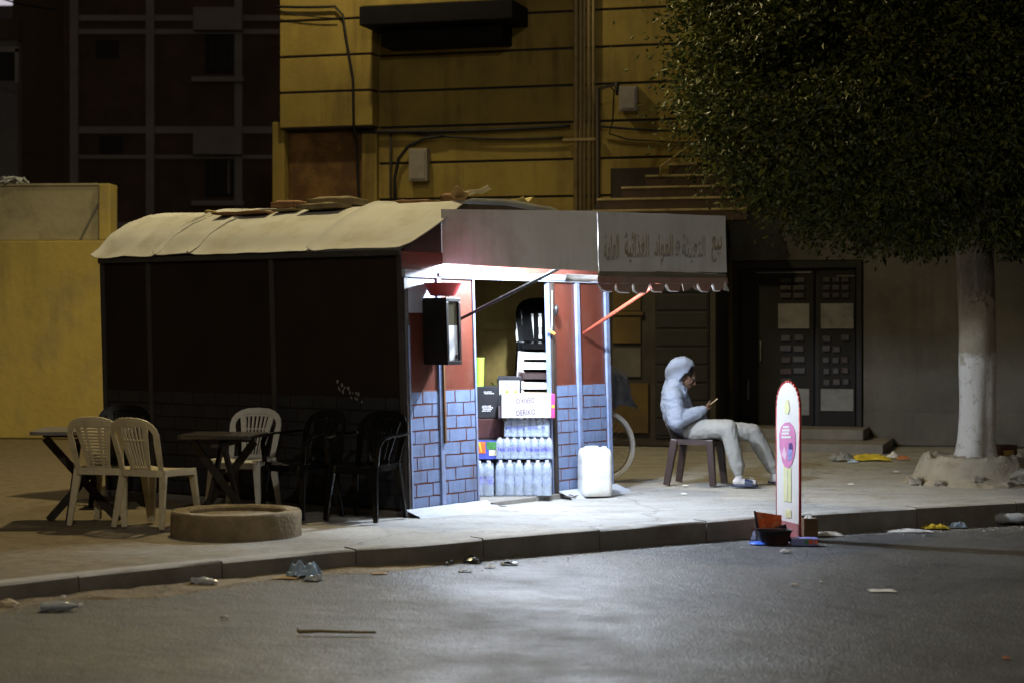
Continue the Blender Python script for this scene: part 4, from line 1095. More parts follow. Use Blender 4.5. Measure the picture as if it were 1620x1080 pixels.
m.build('dark_stopper', M_blk, None, loc=gnd(778, 801), label='small black stopper with a tail on the bright ground by the door', cat='stopper')

# ------------------------------------------------------------------ bicycle behind the kiosk
M_tyre = mat('white_wall_tyre', (.85, .83, .79), .6, .08, 6, dirt=((.5, .47, .42), .25, 8))
M_steel = mat('dull_steel', (.35, .35, .36), .35, .2, 8, metal=.8)
M_bframe = mat('black_bike_frame', (.02, .02, .022), .35)
bk = thing('bicycle', 'bicycle with pale tyres and a dark jacket over it, half hidden behind the kiosk', 'bicycle', (.90, 18.42, 0), R(146))
def ring_(rad, r, cx, n=56, k=8, flat=1.0):
    m = MB(); rings = []
    for i in range(n):
        a = 2*math.pi*i/n; ring = []
        for j in range(k):
            b = 2*math.pi*j/k; q = rad+r*math.cos(b)
            ring.append(m.bm.verts.new((cx+q*math.cos(a), r*flat*math.sin(b), .345+q*math.sin(a))))
        rings.append(ring)
    for i in range(n):
        A = rings[i]; B = rings[(i+1) % n]
        for j in range(k): m.bm.faces.new((A[j], A[(j+1) % k], B[(j+1) % k], B[j]))
    return m
for cx in (0, 1.05):
    wh = ring_(.318, .024, cx).build('wheel', M_tyre, bk, smooth=True)
    ring_(.290, .012, cx).build('rim', M_steel, wh, smooth=True)
    m = MB()
    for k in range(28):
        a = 2*math.pi*k/28; a2 = a+(.5 if k % 2 else -.5); s = .02 if k % 4 < 2 else -.02
        m.tube([(cx+.02*math.cos(a2), s, .345+.02*math.sin(a2)), (cx+.288*math.cos(a), 0, .345+.288*math.sin(a))], .0022, 4)
    m.tube([(cx, -.05, .345), (cx, .05, .345)], .02, 10)
    m.build('spokes', M_steel, wh)
m = MB()
for a, b in (((0, 0, .345), (.09, 0, .88)), ((.12, 0, .80), (.60, 0, .78)), ((.12, 0, .72), (.52, 0, .30)), ((.52, 0, .30), (.66, 0, .86)), ((.52, .03, .30), (1.05, .05, .345)), ((.62, .03, .72), (1.05, .05, .345)), ((.52, -.03, .30), (1.05, -.05, .345))):
    m.tube([a, b], .015, 8)
m.build('frame', M_bframe, bk, smooth=True)
MB().tube([(.0, -.27, .98), (.08, -.24, 1.02), (.10, 0, .98), (.08, .24, 1.02), (.0, .27, .98)], .012, 8).build('handlebar', M_bframe, bk, smooth=True)
MB().tube([(.09, 0, .86), (.10, 0, .98)], .014, 8).build('stem', M_bframe, bk, smooth=True)
m = MB(); m.prism([(.50, -.03, .88), (.72, -.09, .88), (.80, 0, .89), (.72, .09, .88), (.50, .03, .88)], (0, 0, .05)); m.build('saddle', M_blk, bk, bevel=.015)
MB().tube([(.52, -.10, .30), (.52, .10, .30)], .03, 10).build('crank', M_steel, bk)
# jacket draped over the handlebar
M_jack = mat('charcoal_cloth', (.065, .065, .075), .85, .3, 9, .4, 60)
def jf(u, v):
    x = -.24+.40*v; y = -.20+.40*u
    z = 1.13-.38*(abs(v-.5)*2)**1.6-.10*abs(u-.5)+.025*fbm(u*5, v*4, 2)
    return (x+.05*fbm(u*3, v*5, 7), y, z)
m = MB(); m.grid(jf, 22, 22); m.solid(.012); m.build('jacket', M_jack, None, loc=bk.location, rz=R(146), smooth=True, label='charcoal jacket hung over the bicycle handlebar beside the kiosk', cat='jacket')

# ------------------------------------------------------------------ seated person
PO = Vector((1.64, 18.0, 0))
M_skin = mat('skin', (.13, .068, .042), .5, .12, 14, .1, 90, sub=.1)
M_hood = mat('pale_grey_fleece', (.255, .285, .36), .9, .05, 4, .35, 120)
M_trs = mat('pale_jogger_cloth', (.27, .265, .25), .9, .05, 4, .35, 110)
M_sock = mat('white_sock', (.52, .50, .50), .9, .05)
M_shoe = mat('navy_rubber', (.028, .036, .075), .5, .2, 6)
M_hair = mat('dark_hair', (.010, .008, .007), .6)
def blob(name, prims, vox, mt, parent, sm=6, wr=0, ws=14, seed=0, stretch=(1, 1, 1)):
    bm = bmesh.new()
    for pr in prims:
        if pr[0] == 'c':
            _, p, q, r1, r2 = pr; p = Vector(p); q = Vector(q)
            b2 = bmesh.new()
            for c, r in ((p, r1), (q, r2)):
                bmesh.ops.create_icosphere(b2, subdivisions=2, radius=r, matrix=Matrix.Translation(c))
            b3 = bmesh.new()
            for v in b2.verts: b3.verts.new(v.co)
            b2.free()
            bmesh.ops.convex_hull(b3, input=b3.verts[:])
            bmesh.ops.delete(b3, geom=[v for v in b3.verts if not v.link_faces], context='VERTS')
            tm = bpy.data.meshes.new('t'); b3.to_mesh(tm); b3.free(); bm.from_mesh(tm); bpy.data.meshes.remove(tm)
        else:
            _, c, rad = pr[:3]; rot = pr[3] if len(pr) > 3 else Matrix.Identity(4)
            bmesh.ops.create_icosphere(bm, subdivisions=3, radius=1, matrix=Matrix.Translation(c) @ rot @ Matrix.Diagonal((*rad, 1)))
    me = bpy.data.meshes.new('tmp'); bm.to_mesh(me); bm.free()
    o = bpy.data.objects.new('tmp', me); col.objects.link(o)
    a = o.modifiers.new('r', 'REMESH'); a.mode = 'VOXEL'; a.voxel_size = vox; a.adaptivity = 0
    if sm:
        b = o.modifiers.new('s', 'SMOOTH'); b.iterations = sm; b.factor = .5
    dg = bpy.context.evaluated_depsgraph_get(); dg.update()
    nm = bpy.data.meshes.new_from_object(o.evaluated_get(dg)); bpy.data.objects.remove(o); bpy.data.meshes.remove(me)
    nm.name = name; nm.materials.clear(); nm.materials.append(mt)
    if wr:
        cs = [(v.co.copy(), v.normal.copy()) for v in nm.vertices]
        for v, (c, n) in zip(nm.vertices, cs):
            k = 1-abs(noise.noise((c.x*ws*stretch[0]+seed, c.y*ws*stretch[1], c.z*ws*stretch[2])))*2
            v.co = c+n*(wr*k+wr*.8*noise.noise((c.x*ws*2.3+seed, c.y*ws*2, c.z*ws*2.3)))
    for f in nm.polygons: f.use_smooth = True
    r = bpy.data.objects.new(name, nm); col.objects.link(r)
    if parent: r.parent = parent
    return r
pelv = Vector((.075, 0, .525))
hipN, hipF = Vector((.06, -.085, .515)), Vector((.13, .09, .51))
knN, knF = Vector((.385, -.29, .545)), Vector((.66, .10, .485))
anN, anF = Vector((.475, -.33, .115)), Vector((.865, .07, .105))
chest, neck = Vector((-.085, 0, .76)), Vector((-.085, 0, .895))
head = Vector((.008, 0, 1.015))
shN, shF = Vector((-.125, -.175, .825)), Vector((-.06, .175, .825))
elN, elF = Vector((-.095, -.245, .615)), Vector((.06, .255, .60))
wrN, wrF = Vector((.165, -.150, .712)), Vector((.115, .065, .645))
hd = Matrix.Rotation(R(28), 4, 'Y')
def hp(x, y, z): return head+(hd @ Vector((x, y, z)))
body = []
C = lambda p, q, a, b: body.append(('c', p, q, a, b))
body += [('e', hp(-.012, 0, .03), (.094, .074, .098), hd), ('e', hp(.022, 0, -.03), (.066, .060, .075), hd)]
C(hp(.055, 0, -.085), hp(.062, 0, -.09), .027, .025)            # chin
for s in (-1, 1):
    C(hp(-.01, s*.05, -.05), hp(.05, s*.018, -.088), .022, .022)   # jaw
    C(hp(.062, s*.03, -.012), hp(.066, s*.022, -.025), .020, .018)  # cheek
    C(hp(.074, s*.045, .028), hp(.084, s*.012, .026), .011, .011)  # brow
    body.append(('e', hp(-.012, s*.076, -.005), (.016, .008, .03), hd))   # ear
C(hp(.084, 0, .015), hp(.108, 0, -.022), .010, .013)              # nose
C(hp(.10, -.012, -.026), hp(.10, .012, -.026), .009, .009)
C(hp(.082, -.016, -.051), hp(.082, .016, -.051), .009, .009)      # lips
C(hp(.079, -.014, -.062), hp(.079, .014, -.062), .009, .009)
C(neck+Vector((0, 0, -.04)), hp(-.03, 0, -.04), .056, .05)
C(chest, neck+Vector((0, 0, -.05)), .10, .06); C(pelv, chest, .105, .11)
C(shN, shF, .05, .05)
for a, b, c in ((shN, elN, wrN), (shF, elF, wrF)):
    C(a, b, .045, .036); C(b, c, .036, .024)
for a, b, c in ((hipN, knN, anN), (hipF, knF, anF)):
    C(a, b, .075, .052); C(b, c, .05, .034)
# feet inside the slippers
fN = Vector((.15, -.03, 0)).normalized(); fF = Vector((.15, -.02, 0)).normalized()
for an, f in ((anN, fN), (anF, fF)):
    C(an, an+Vector((0, 0, -.06)), .032, .034); C(an+Vector((0, 0, -.065))-f*.03, an+f*.15+Vector((0, 0, -.075)), .030, .024)
# near hand round the phone
pc = Vector((.232, -.135, .772)); pa = Vector((.79, 0, .61)); pn = Vector((-.61, 0, .79))
palm = pc-pa*.045-pn*.022
C(wrN, palm+Vector((-.01, -.01, 0)), .024, .020); C(palm+Vector((0, -.024, 0)), palm+Vector((.0, .024, 0)), .016, .015)
C(palm+Vector((-.01, -.02, -.004)), palm+pa*.03+Vector((0, .0, -.006)), .017, .014)
for i, (l1, l2) in enumerate(((.030, .028), (.033, .030), (.031, .028), (.026, .022))):
    k0 = palm+pa*(.032-.021*i)+Vector((0, .026, .0))-pn*.002
    k1 = k0+Vector((0, l1*.75, 0))+pn*.006; k2 = k1+pn*l2*.8+Vector((0, .004, 0)); k3 = k2+pn*.006-Vector((0, .018, 0))
    C(k0, k1, .0095, .0088); C(k1, k2, .0088, .0082); C(k2, k3, .0082, .0075)
t0 = palm+Vector((-.012, -.026, 0)); t1 = t0+pa*.022+pn*.020+Vector((0, -.020, 0)); t2 = t1+pa*.026+pn*.014+Vector((0, .008, 0)); t3 = t2+pa*.018+Vector((0, .020, 0))
C(t0, t1, .013, .0105); C(t1, t2, .0105, .0095); C(t2, t3, .0095, .008)
# far hand resting on the lap
pl2 = Vector((.135, -.005, .652))
C(wrF, pl2, .022, .017); C(pl2+Vector((-.028, -.02, .0)), pl2+Vector((.03, -.018, .004)), .015, .014)
for i, L_ in enumerate((.036, .040, .037, .030)):
    k0 = pl2+Vector((.033-.021*i, -.022, .003)); k1 = k0+Vector((.006, -L_, .006)); k2 = k1+Vector((.002, -L_*.55, -.016)); k3 = k2+Vector((0, -L_*.2, -.018))
    C(k0, k1, .0095, .009); C(k1, k2, .009, .0082); C(k2, k3, .0082, .0075)
t0 = pl2+Vector((.03, .01, .002)); t1 = t0+Vector((.022, -.022, .006)); t2 = t1+Vector((.006, -.026, 0))
C(t0, t1, .012, .0105); C(t1, t2, .0105, .0085)
per = blob('person', body, .0046, M_skin, None, 3)
per.location = PO
tag(per, 'person in pale hooded sweatshirt and joggers on a brown chair looking at a phone', 'person')
for s in (-1, 1):
    MB().ico(hp(.073, s*.03, .006), .010, 2).build('eye', mat('eye_dark', (.05, .035, .03), .2), per, smooth=True)
m = MB()
def hairf(u, v):
    a = -2.2+4.4*u; e = -.15+1.75*v
    return hp(-.016-.098*math.cos(a)*math.cos(e)*-1*-1, .08*math.sin(a)*math.cos(e), .032+.106*math.sin(e))
m.grid(hairf, 18, 10); m.solid(.006); m.build('hair', M_hair, per, smooth=True)
# sweatshirt
hs = []
H = lambda p, q, a, b: hs.append(('c', p, q, a, b))
V3 = Vector
H(pelv+V3((-.02, 0, .03)), V3((-.06, 0, .66)), .148, .152); H(V3((-.06, 0, .66)), chest+V3((-.0, 0, .0)), .152, .15)
for y in (-.07, .07): H(chest+V3((.005, y, -.07)), chest+V3((-.005, y*1.15, .05)), .125, .105)
H(pelv+V3((.04, -.05, .07)), pelv+V3((.04, .06, .07)), .10, .10)
H(shN+V3((0, .05, 0)), shF+V3((0, -.05, 0)), .082, .082)
H(chest+V3((.0, 0, .06)), neck+V3((.02, 0, -.01)), .115, .075)
for a, b, c in ((shN, elN, wrN), (shF, elF, wrF)):
    H(a, b, .098, .084); H(b, b+(c-b)*.75, .080, .060); H(b+(c-b)*.75, b+(c-b)*.97, .054, .042)
H(V3((-.10, -.06, .905)), V3((-.10, .06, .905)), .062, .062)
for s in (-1, 1):
    H(V3((-.085, s*.045, .99)), V3((-.125, s*.11, .855)), .062, .085); H(V3((-.075, s*.075, .945)), V3((-.035, s*.07, .865)), .040, .062)
H(V3((-.11, 0, .99)), V3((-.14, 0, .86)), .07, .085)
H(V3((-.05, 0, .90)), V3((-.03, 0, .86)), .05, .06); H(V3((-.02, -.055, .89)), V3((-.02, .055, .89)), .042, .042)
blob('hooded_sweatshirt', hs, .009, M_hood, per, 12, .0055, 12, 3, (1, .8, 1.8))
MB().tube([(wrN+V3((-.035, 0, -.015))), wrN+V3((-.008, 0, -.003))], .038, 14).build('cuff', M_hood, per, smooth='angle')
# hem of the shirt spread on the lap
m = MB(); m.grid(lambda u, v: (.06+.15*u, -.155+.29*v, .60+.022*math.sin(v*9)*u+.03*(1-abs(2*v-1)**2)-.028*u+.01*fbm(u*6, v*7)), 14, 16); m.solid(.012); m.build('shirt_hem', M_hood, per, smooth=True)
# hood: shell with a slanted opening
m = MB(); hc = V3((-.030, 0, 1.03)); n_ = V3((.77, 0, -.64)).normalized(); p0 = V3((.118, 0, 1.135))
RX, RY, RZ = .156, .126, .180
ax = Matrix.Rotation(R(20), 3, 'Y')
def hoodf(u, v):
    a = 2*math.pi*u; e = v*R(118)
    # polar round the back-top pole, opening at the slanted plane
    pole = -n_; sx_ = V3((0, 1, 0)); sy_ = pole.cross(sx_)
    d = pole*math.cos(e)+(sx_*math.cos(a)+sy_*math.sin(a))*math.sin(e)
    q = V3((d.x*RX, d.y*RY, d.z*RZ))
    q = q*(1+.05*noise.noise((d.x*3, d.y*3, d.z*3))+.025*noise.noise((d.x*9, d.y*9, d.z*9)))
    c = hc+q
    return c
m.grid(hoodf, 48, 22)
bmesh.ops.remove_doubles(m.bm, verts=m.bm.verts[:], dist=.0008)
bmesh.ops.delete(m.bm, geom=[v for v in m.bm.verts if (v.co-p0).dot(n_) > -.24*abs(v.co.y) or v.co.z < .885], context='VERTS')
m.solid(.012)
hood_ = m.build('hood', M_hood, per, smooth=True)
m = MB(); m.tube([(-.02, -.118, .925), (-.015, -.126, .905), (-.012, -.128, .89)], .006, 6); m.build('drawstring', M_shoe, per)
# joggers
ts = []
T = lambda p, q, a, b: ts.append(('c', p, q, a, b))
T(pelv+V3((-.02, -.04, .0)), pelv+V3((-.02, .05, .0)), .105, .105); T(pelv, pelv+V3((-.02, 0, .06)), .115, .12)
for a, b, c, k in ((hipN, knN, anN, 0), (hipF, knF, anF, 1)):
    T(a, b, .106, .083); T(b, b+(c-b)*.5, .081, .077); T(b+(c-b)*.5, b+(c-b)*.84, .077, .060); T(b+(c-b)*.84, b+(c-b)*.96, .050, .047)
    mid_ = b+(c-b)*.8; T(mid_+V3((.010, 0, 0)), mid_+V3((.014, 0, -.02)), .066, .056)
blob('jogging_trousers', ts, .009, M_trs, per, 10, .0042, 14, 9, (1.5, 1.0, .7))
for an, f in ((anN, fN), (anF, fF)):
    blob('sock', [('c', an+V3((0, 0, .0)), an+V3((0, 0, -.06)), .038, .040), ('c', an+V3((0, 0, -.068))-f*.025, an+f*.14+V3((0, 0, -.074)), .037, .030)], .006, M_sock, per, 4)
    ft = V3((an.x, an.y, 0)); sd = V3((-f.y, f.x, 0)); m = MB(); P = []
    for k in range(20):
        a = 2*math.pi*k/20; x = .055+.125*math.cos(a); y = (.046-.006*math.cos(a+.4))*math.sin(a)
        P.append(ft+f*x+sd*y+V3((0, 0, .002)))
    m.prism(P, (0, 0, .020)); slp = m.build('slipper', M_shoe, per, bevel=.006)
    m = MB(); m.grid(lambda u, v: ft+f*(.055+.075*u)+sd*(.050*math.cos(math.pi*v))+V3((0, 0, .012+(.068-.014*u)*math.sin(math.pi*v)**.6)), 6, 12); m.solid(.006); m.build('strap', M_shoe, slp, smooth='angle')
    m = MB(); m.strip([ft+f*.10+sd*.02+V3((0, 0, .090)), ft+f*.14+sd*.02+V3((0, 0, .085))], [ft+f*.10-sd*.02+V3((0, 0, .090)), ft+f*.14-sd*.02+V3((0, 0, .085))]); m.solid(.002); m.build('white_badge', M_sock, slp)
# phone
phn = thing('phone', 'dark phone in a tan case held up by the seated person', 'phone', PO+pc)
Mx = Matrix((pa, V3((0, 1, 0)), pn)).transposed()
m = MB(); m.box(-.075, -.037, -.0055, .075, .037, .0015)
for v in m.bm.verts: v.co = Mx @ v.co
m.build('case', mat('tan_case', (.42, .30, .16), .5, .1), phn, bevel=.0015)
m = MB(); m.box(-.071, -.034, .0016, .071, .034, .003)
for v in m.bm.verts: v.co = Mx @ v.co
m.build('screen', mat('phone_glass', (.01, .01, .012), .1, .1, spec=.7), phn)
chr_ = chair(PO.x+.115, PO.y+.02, (.94, -.34), M_brownp, 'dark brown plastic chair under the seated person', 'low')
chr_.scale = (1.0, 1.0, 1.0)

# ------------------------------------------------------------------ tree
TX, TY = 4.45, 18.3
tr = thing('tree', 'dense clipped street tree with a whitewashed lower trunk at the right', 'tree', (TX, TY, 0))
mt = bpy.data.materials.new('whitewashed_bark'); mt.use_nodes = True; nt = mt.node_tree; N = nt.nodes; L = nt.links
tc = N.new('ShaderNodeTexCoord'); sx = N.new('ShaderNodeSeparateXYZ'); nz = N.new('ShaderNodeTexNoise'); nz.inputs['Scale'].default_value = 7; nz.inputs['Detail'].default_value = 8; nz.inputs['Roughness'].default_value = .7
L.new(tc.outputs['Object'], sx.inputs[0]); L.new(tc.outputs['Object'], nz.inputs['Vector'])
ma = N.new('ShaderNodeMath'); ma.operation = 'MULTIPLY_ADD'; ma.inputs[1].default_value = .5; L.new(nz.outputs['Fac'], ma.inputs[0]); L.new(sx.outputs['Z'], ma.inputs[2])
mr = N.new('ShaderNodeMapRange'); mr.inputs[1].default_value = 1.40; mr.inputs[2].default_value = 1.50; mr.inputs[3].default_value = 1; mr.inputs[4].default_value = 0; L.new(ma.outputs[0], mr.inputs[0])
n5 = N.new('ShaderNodeTexNoise'); n5.inputs['Scale'].default_value = 13; n5.inputs['Detail'].default_value = 8; n5.inputs['Roughness'].default_value = .75; L.new(tc.outputs['Object'], n5.inputs['Vector'])
wr_ = N.new('ShaderNodeMapRange'); wr_.inputs[1].default_value = .44; wr_.inputs[2].default_value = .36; wr_.inputs[3].default_value = 1; wr_.inputs[4].default_value = .15; L.new(n5.outputs['Fac'], wr_.inputs[0])
mm = N.new('ShaderNodeMath'); mm.operation = 'MULTIPLY'; L.new(mr.outputs[0], mm.inputs[0])
iv = N.new('ShaderNodeMapRange'); iv.inputs[1].default_value = .36; iv.inputs[2].default_value = .46; iv.inputs[3].default_value = .25; iv.inputs[4].default_value = 1; L.new(n5.outputs['Fac'], iv.inputs[0]); L.new(iv.outputs[0], mm.inputs[1])
mx = N.new('ShaderNodeMix'); mx.data_type = 'RGBA'
mb2 = N.new('ShaderNodeMix'); mb2.data_type = 'RGBA'; mb2.inputs[6].default_value = (.17, .135, .09, 1); mb2.inputs[7].default_value = (.30, .255, .18, 1); L.new(nz.outputs['Fac'], mb2.inputs[0])
L.new(mb2.outputs[2], mx.inputs[6]); mx.inputs[7].default_value = (.50, .475, .43, 1); L.new(mm.outputs[0], mx.inputs[0]); L.new(mx.outputs[2], N['Principled BSDF'].inputs['Base Color']); N['Principled BSDF'].inputs['Roughness'].default_value = .85
bpn = N.new('ShaderNodeBump'); bpn.inputs['Distance'].default_value = .02; bpn.inputs['Strength'].default_value = .7; L.new(n5.outputs['Fac'], bpn.inputs['Height']); L.new(bpn.outputs['Normal'], N['Principled BSDF'].inputs['Normal'])
m = MB()
def trunk(u, v):
    a = 2*math.pi*u; z = .12+2.5*v
    r = .170+.10*math.exp(-(z-.12)/.12)+.02*max(0, z-1.9)
    r *= 1+.085*math.cos(3*a+z*.9)+.05*math.cos(5*a+2-z*.4)*(1-.3*v)+.07*noise.noise((math.cos(a)*1.6, math.sin(a)*1.6, z*2.2))+.08*math.exp(-(z-.12)/.12)*math.cos(4*a+1)
    return (r*math.cos(a)+.03*math.sin(z*1.4), r*math.sin(a), z)
m.grid(trunk, 36, 50); bmesh.ops.remove_doubles(m.bm, verts=m.bm.verts[:], dist=.0005)
m.build('trunk', mt, tr, smooth=True)
M_bark = mat('grey_bark', (.16, .125, .085), .9, .3, 9, .6, 30)
rt = random.Random(21)
for k in range(9):
    a = k*.7+rt.uniform(-.2, .2); L_ = rt.uniform(1.6, 2.6); e = rt.uniform(.5, 1.2); P = [V3((.05*math.cos(a), .05*math.sin(a), 2.35))]
    d = V3((math.cos(a)*math.cos(e), math.sin(a)*math.cos(e), math.sin(e)))
    for i in range(6): P.append(P[-1]+d*L_/6+V3((rt.uniform(-.06, .06), rt.uniform(-.06, .06), .03)))
    MB().tube(P, .075, 7, .018).build('limb', M_bark, tr, smooth=True)
M_leaf = mat('ficus_leaf', (.050, .060, .009), .42, .25, 3, spec=.28, island=.65)
def crown():
    rg = random.Random(5); V = []; F = []
    cx, cy, cz = .34, .15, 4.57; ax_, ay_, az_ = 3.12, 2.45, 2.36
    clumps = []
    while len(clumps) < 2700:
        d = V3((rg.gauss(0, 1), rg.gauss(0, 1), rg.gauss(0, 1))).normalized()
        n = 2.8; k = (abs(d.x)**n+abs(d.y)**n+abs(d.z)**n)**(-1/n)
        s = k*(1+.055*noise.noise((d.x*3.1, d.y*3.1, d.z*3.1))+.05*noise.noise((d.x*8, d.y*8, d.z*8)))
        dep = abs(rg.gauss(0, .07)) if rg.random() < .66 else rg.uniform(.08, .5)
        q = d*s*(1-dep)
        p = V3((cx+q.x*ax_, cy+q.y*ay_, cz+q.z*az_))
        if p.z < 2.35 and rg.random() < .35: continue
        if p.z > 5.6 and rg.random() < .6: continue
        if p.y > 1.2 and rg.random() < .45: continue
        if dep < .08 and noise.noise((p.x*1.3, p.y*1.3, p.z*1.3+3)) < -.36: continue
        clumps.append((p, d, rg.uniform(.10, .22), dep))
    for p, d, r, dep in clumps:
        for i in range(66):
            q = p+V3((rg.gauss(0, r), rg.gauss(0, r), rg.gauss(0, r*.7)))
            if q.z < 2.2+.25*noise.noise((q.x*1.3, q.y*1.3, 4)): continue
            ln = rg.uniform(.042, .076)*(1 if dep < .1 else 1.7); wd_ = ln*rg.uniform(.4, .56)
            dr = (d*.8+V3((rg.gauss(0, .8), rg.gauss(0, .8), rg.gauss(-.25, .7)))).normalized()
            sd = dr.cross(V3((rg.gauss(0, 1), rg.gauss(0, 1), rg.gauss(0, 1)))).normalized(); up = dr.cross(sd)
            k = len(V); a = q; b = q+dr*ln*.5; c = q+dr*ln-up*ln*.12
            V += [a, b+sd*wd_/2+up*.006, c, b-sd*wd_/2+up*.006]
            F += [(k, k+1, k+2), (k, k+2, k+3)]
    me = bpy.data.meshes.new('crown'); me.from_pydata([tuple(v) for v in V], [], F); me.materials.append(M_leaf)
    o = bpy.data.objects.new('crown', me); col.objects.link(o); o.parent = tr; o['kind'] = 'stuff'
crown()
# mound of earth and broken stones round the tree foot
M_mound = mat('mound_earth', (.29, .255, .195), .95, .3, 4, .8, 40, dirt=((.16, .12, .08), .6, 4))
mo = thing('tree_mound', 'rough mound of earth and broken stones around the tree foot', 'mound', (TX, TY, 0))
m = MB()
def mf(u, v):
    a = 2*math.pi*u; r = .02+.66*v
    st_ = 1/(1+math.exp((r-.50-.07*noise.noise((math.cos(a)*2, math.sin(a)*2, 1)))*34))
    z = .235*st_+.16*max(0, .66-r)*(r > .4)+.034*fbm(math.cos(a)*r*10, math.sin(a)*r*10, 2)*(1 if v < .97 else 0)
    return (r*1.05*math.cos(a)+.02, r*math.sin(a), z-.02*(v > .97))
m.grid(mf, 96, 30); bmesh.ops.remove_doubles(m.bm, verts=m.bm.verts[:], dist=.0005)
m.build('earth', M_mound, mo, smooth=True)
M_rub = mat('mound_stone', (.25, .225, .18), .9, .25, 6, .5, 30)
rg = random.Random(9)
for k in range(8):
    a = rg.uniform(math.pi*.95, math.pi*2.05); d = rg.uniform(.46, .68); r = rg.uniform(.035, .085)
    if k in (3, 4): a, d, r = math.pi*(1.72+.13*(k-3)), .56, .11
    m = MB(); m.box(-r*1.1, -r*.8, -r*.6, r*1.1, r*.8, r*.6); bmesh.ops.subdivide_edges(m.bm, edges=m.bm.edges[:], cuts=2, use_grid_fill=True)
    for v in m.bm.verts: v.co += V3((rg.uniform(-1, 1), rg.uniform(-1, 1), rg.uniform(-1, 1)))*r*.26
    m.build('stone', M_rub, mo, loc=(d*1.1*math.cos(a), d*math.sin(a), .01+max(0, .60-d)*.9+r*.2), rz=rg.uniform(0, 6))
tb = thing('tin_box', 'brown printed tin standing behind the tree foot', 'tin', (TX+.38, TY+.25, .0), R(10))
MB().box(-.09, -.07, 0, .09, .07, .34).build('tin', mat('brown_tin', (.065, .028, .018), .4, .3, 10), tb, bevel=.006)
MB().box(-.055, -.073, .22, .05, -.0705, .29).build('label', mat('ochre_label', (.30, .19, .05), .5, .5, 22), tb)
# ------------------------------------------------------------------ ice cream signboard by the kerb
sp_ = rgnd(1248, 853)
sg = thing('ice_cream_sign', 'tall rounded ice cream signboard with a red rim standing at the kerb', 'sign', (sp_.x, sp_.y, zroad(sp_.x)), R(-60))
def stad(w_, h, z0=0, n=14, pw=1.0):
    P = [(-w_/2, z0), (w_/2, z0)]
    r = w_/2; hz = h-r*1.35
    for k in range(n+1):
        a = math.pi*k/n; P.append((r*math.cos(a), hz+r*1.35*math.sin(a)**pw))
    return P
M_srim = mat('red_sign_rim', (.42, .022, .02), .35, .1, 6)
M_sface = mat('white_sign_face', (.82, .81, .79), .35, .04, 4)
SW, SHt = .285, 1.235; AX = .285/.245
def plate(name, P, y0, th, mt, par, bev=0, k=1):
    return MB().prism([(x*k, y0, z) for x, z in P], (0, th, 0)).build(name, mt, par, bevel=bev)
plate('board', stad(SW-.01, SHt-.006, .02), -.012, .022, M_sface, sg, .002)
plate('back_board', stad(SW-.03, SHt-.03, .02), .014, .010, M_sface, sg, .002)
m = MB(); P = stad(SW, SHt, .0); P2 = P[1:]+P[:1]
rim = [(x, -.004, z) for x, z in P[1:]]+[(-SW/2, -.004, 0)]
for a, b in zip(rim, rim[1:]): m.bar(a, b, .030, .012, up=(0, 1, 0)) if False else m.tube([a, b], .0105, 6)
m.build('rim', M_srim, sg, smooth=True)
fy = -.0135
plate('base_band', [(-SW/2+.012, .03), (SW/2-.012, .03), (SW/2-.012, .135), (-SW/2+.012, .15)], fy-.002, .002, mat('faded_maroon', (.38, .16, .17), .5, .25, 9), sg)
M_pink = mat('pink_ice', (.66, .24, .46), .45, .22, 14)
M_pinkl = mat('pale_pink', (.80, .55, .68), .45, .1)
M_yel = mat('pale_yellow_print', (.78, .79, .44), .5, .1, 8)
ice = [(-.055, 0.607), (-.03, 0.571), (.012, 0.560), (.045, 0.592), (.075, 0.664), (.088, 0.751), (.085, 0.837), (.06, 0.895), (.02, 0.920), (-.03, 0.913), (-.068, 0.880), (-.088, 0.823), (-.085, 0.722)]
ic = plate('ice_picture', ice, fy-.002, .002, M_pink, sg, k=AX)
for z, x0, x1 in ((0.870, -.045, .02), (0.844, -.055, .028), (0.819, -.060, .02), (0.790, -.062, .04)):
    plate('white_stripe', [(x0, z), (x1, z+.006), (x1, z+.024), (x0, z+.018)], fy-.0038, .0016, M_sface, ic, k=AX)
plate('blue_patch', [(.012, 0.614), (.05, 0.636), (.055, 0.736), (.02, 0.751), (.005, 0.679)], fy-.0038, .0016, mat('lilac_print', (.33, .34, .68), .5, .4, 22), ic, k=AX)
plate('dark_patch', [(.018, 0.711), (.056, 0.708), (.052, 0.762), (.02, 0.758)], fy-.0056, .0016, mat('dark_violet_print', (.10, .05, .22), .5, .3, 20), ic, k=AX)
plate('pale_swirl', [(-.06, 0.664), (-.02, 0.621), (-.002, 0.664), (-.03, 0.729)], fy-.0038, .0016, M_pinkl, ic, k=AX)
plate('yellow_stick', [(-.04, .30), (.04, .30), (.04, .565), (.012, .556), (-.03, .568), (-.04, .58)], fy-.002, .0016, M_yel, sg, k=AX)
plate('stick_highlight', [(-.02, .31), (.005, .31), (.005, .545), (-.02, .55)], fy-.0038, .0016, mat('very_pale_yellow', (.80, .80, .55), .5), sg, k=AX)
plate('yellow_patch', [(-.02, .175), (.04, .175), (.04, .235), (-.02, .235)], fy-.002, .0016, M_yel, sg, k=AX)
plate('yellow_patch', [(-.03, .99), (.005, .98), (.025, 1.02), (.01, 1.09), (-.01, 1.10), (-.03, 1.05)], fy-.002, .0016, M_yel, sg, k=AX)
MB().box(-.11, -.06, .0, .11, .07, .022).build('foot', M_srim, sg, bevel=.006)

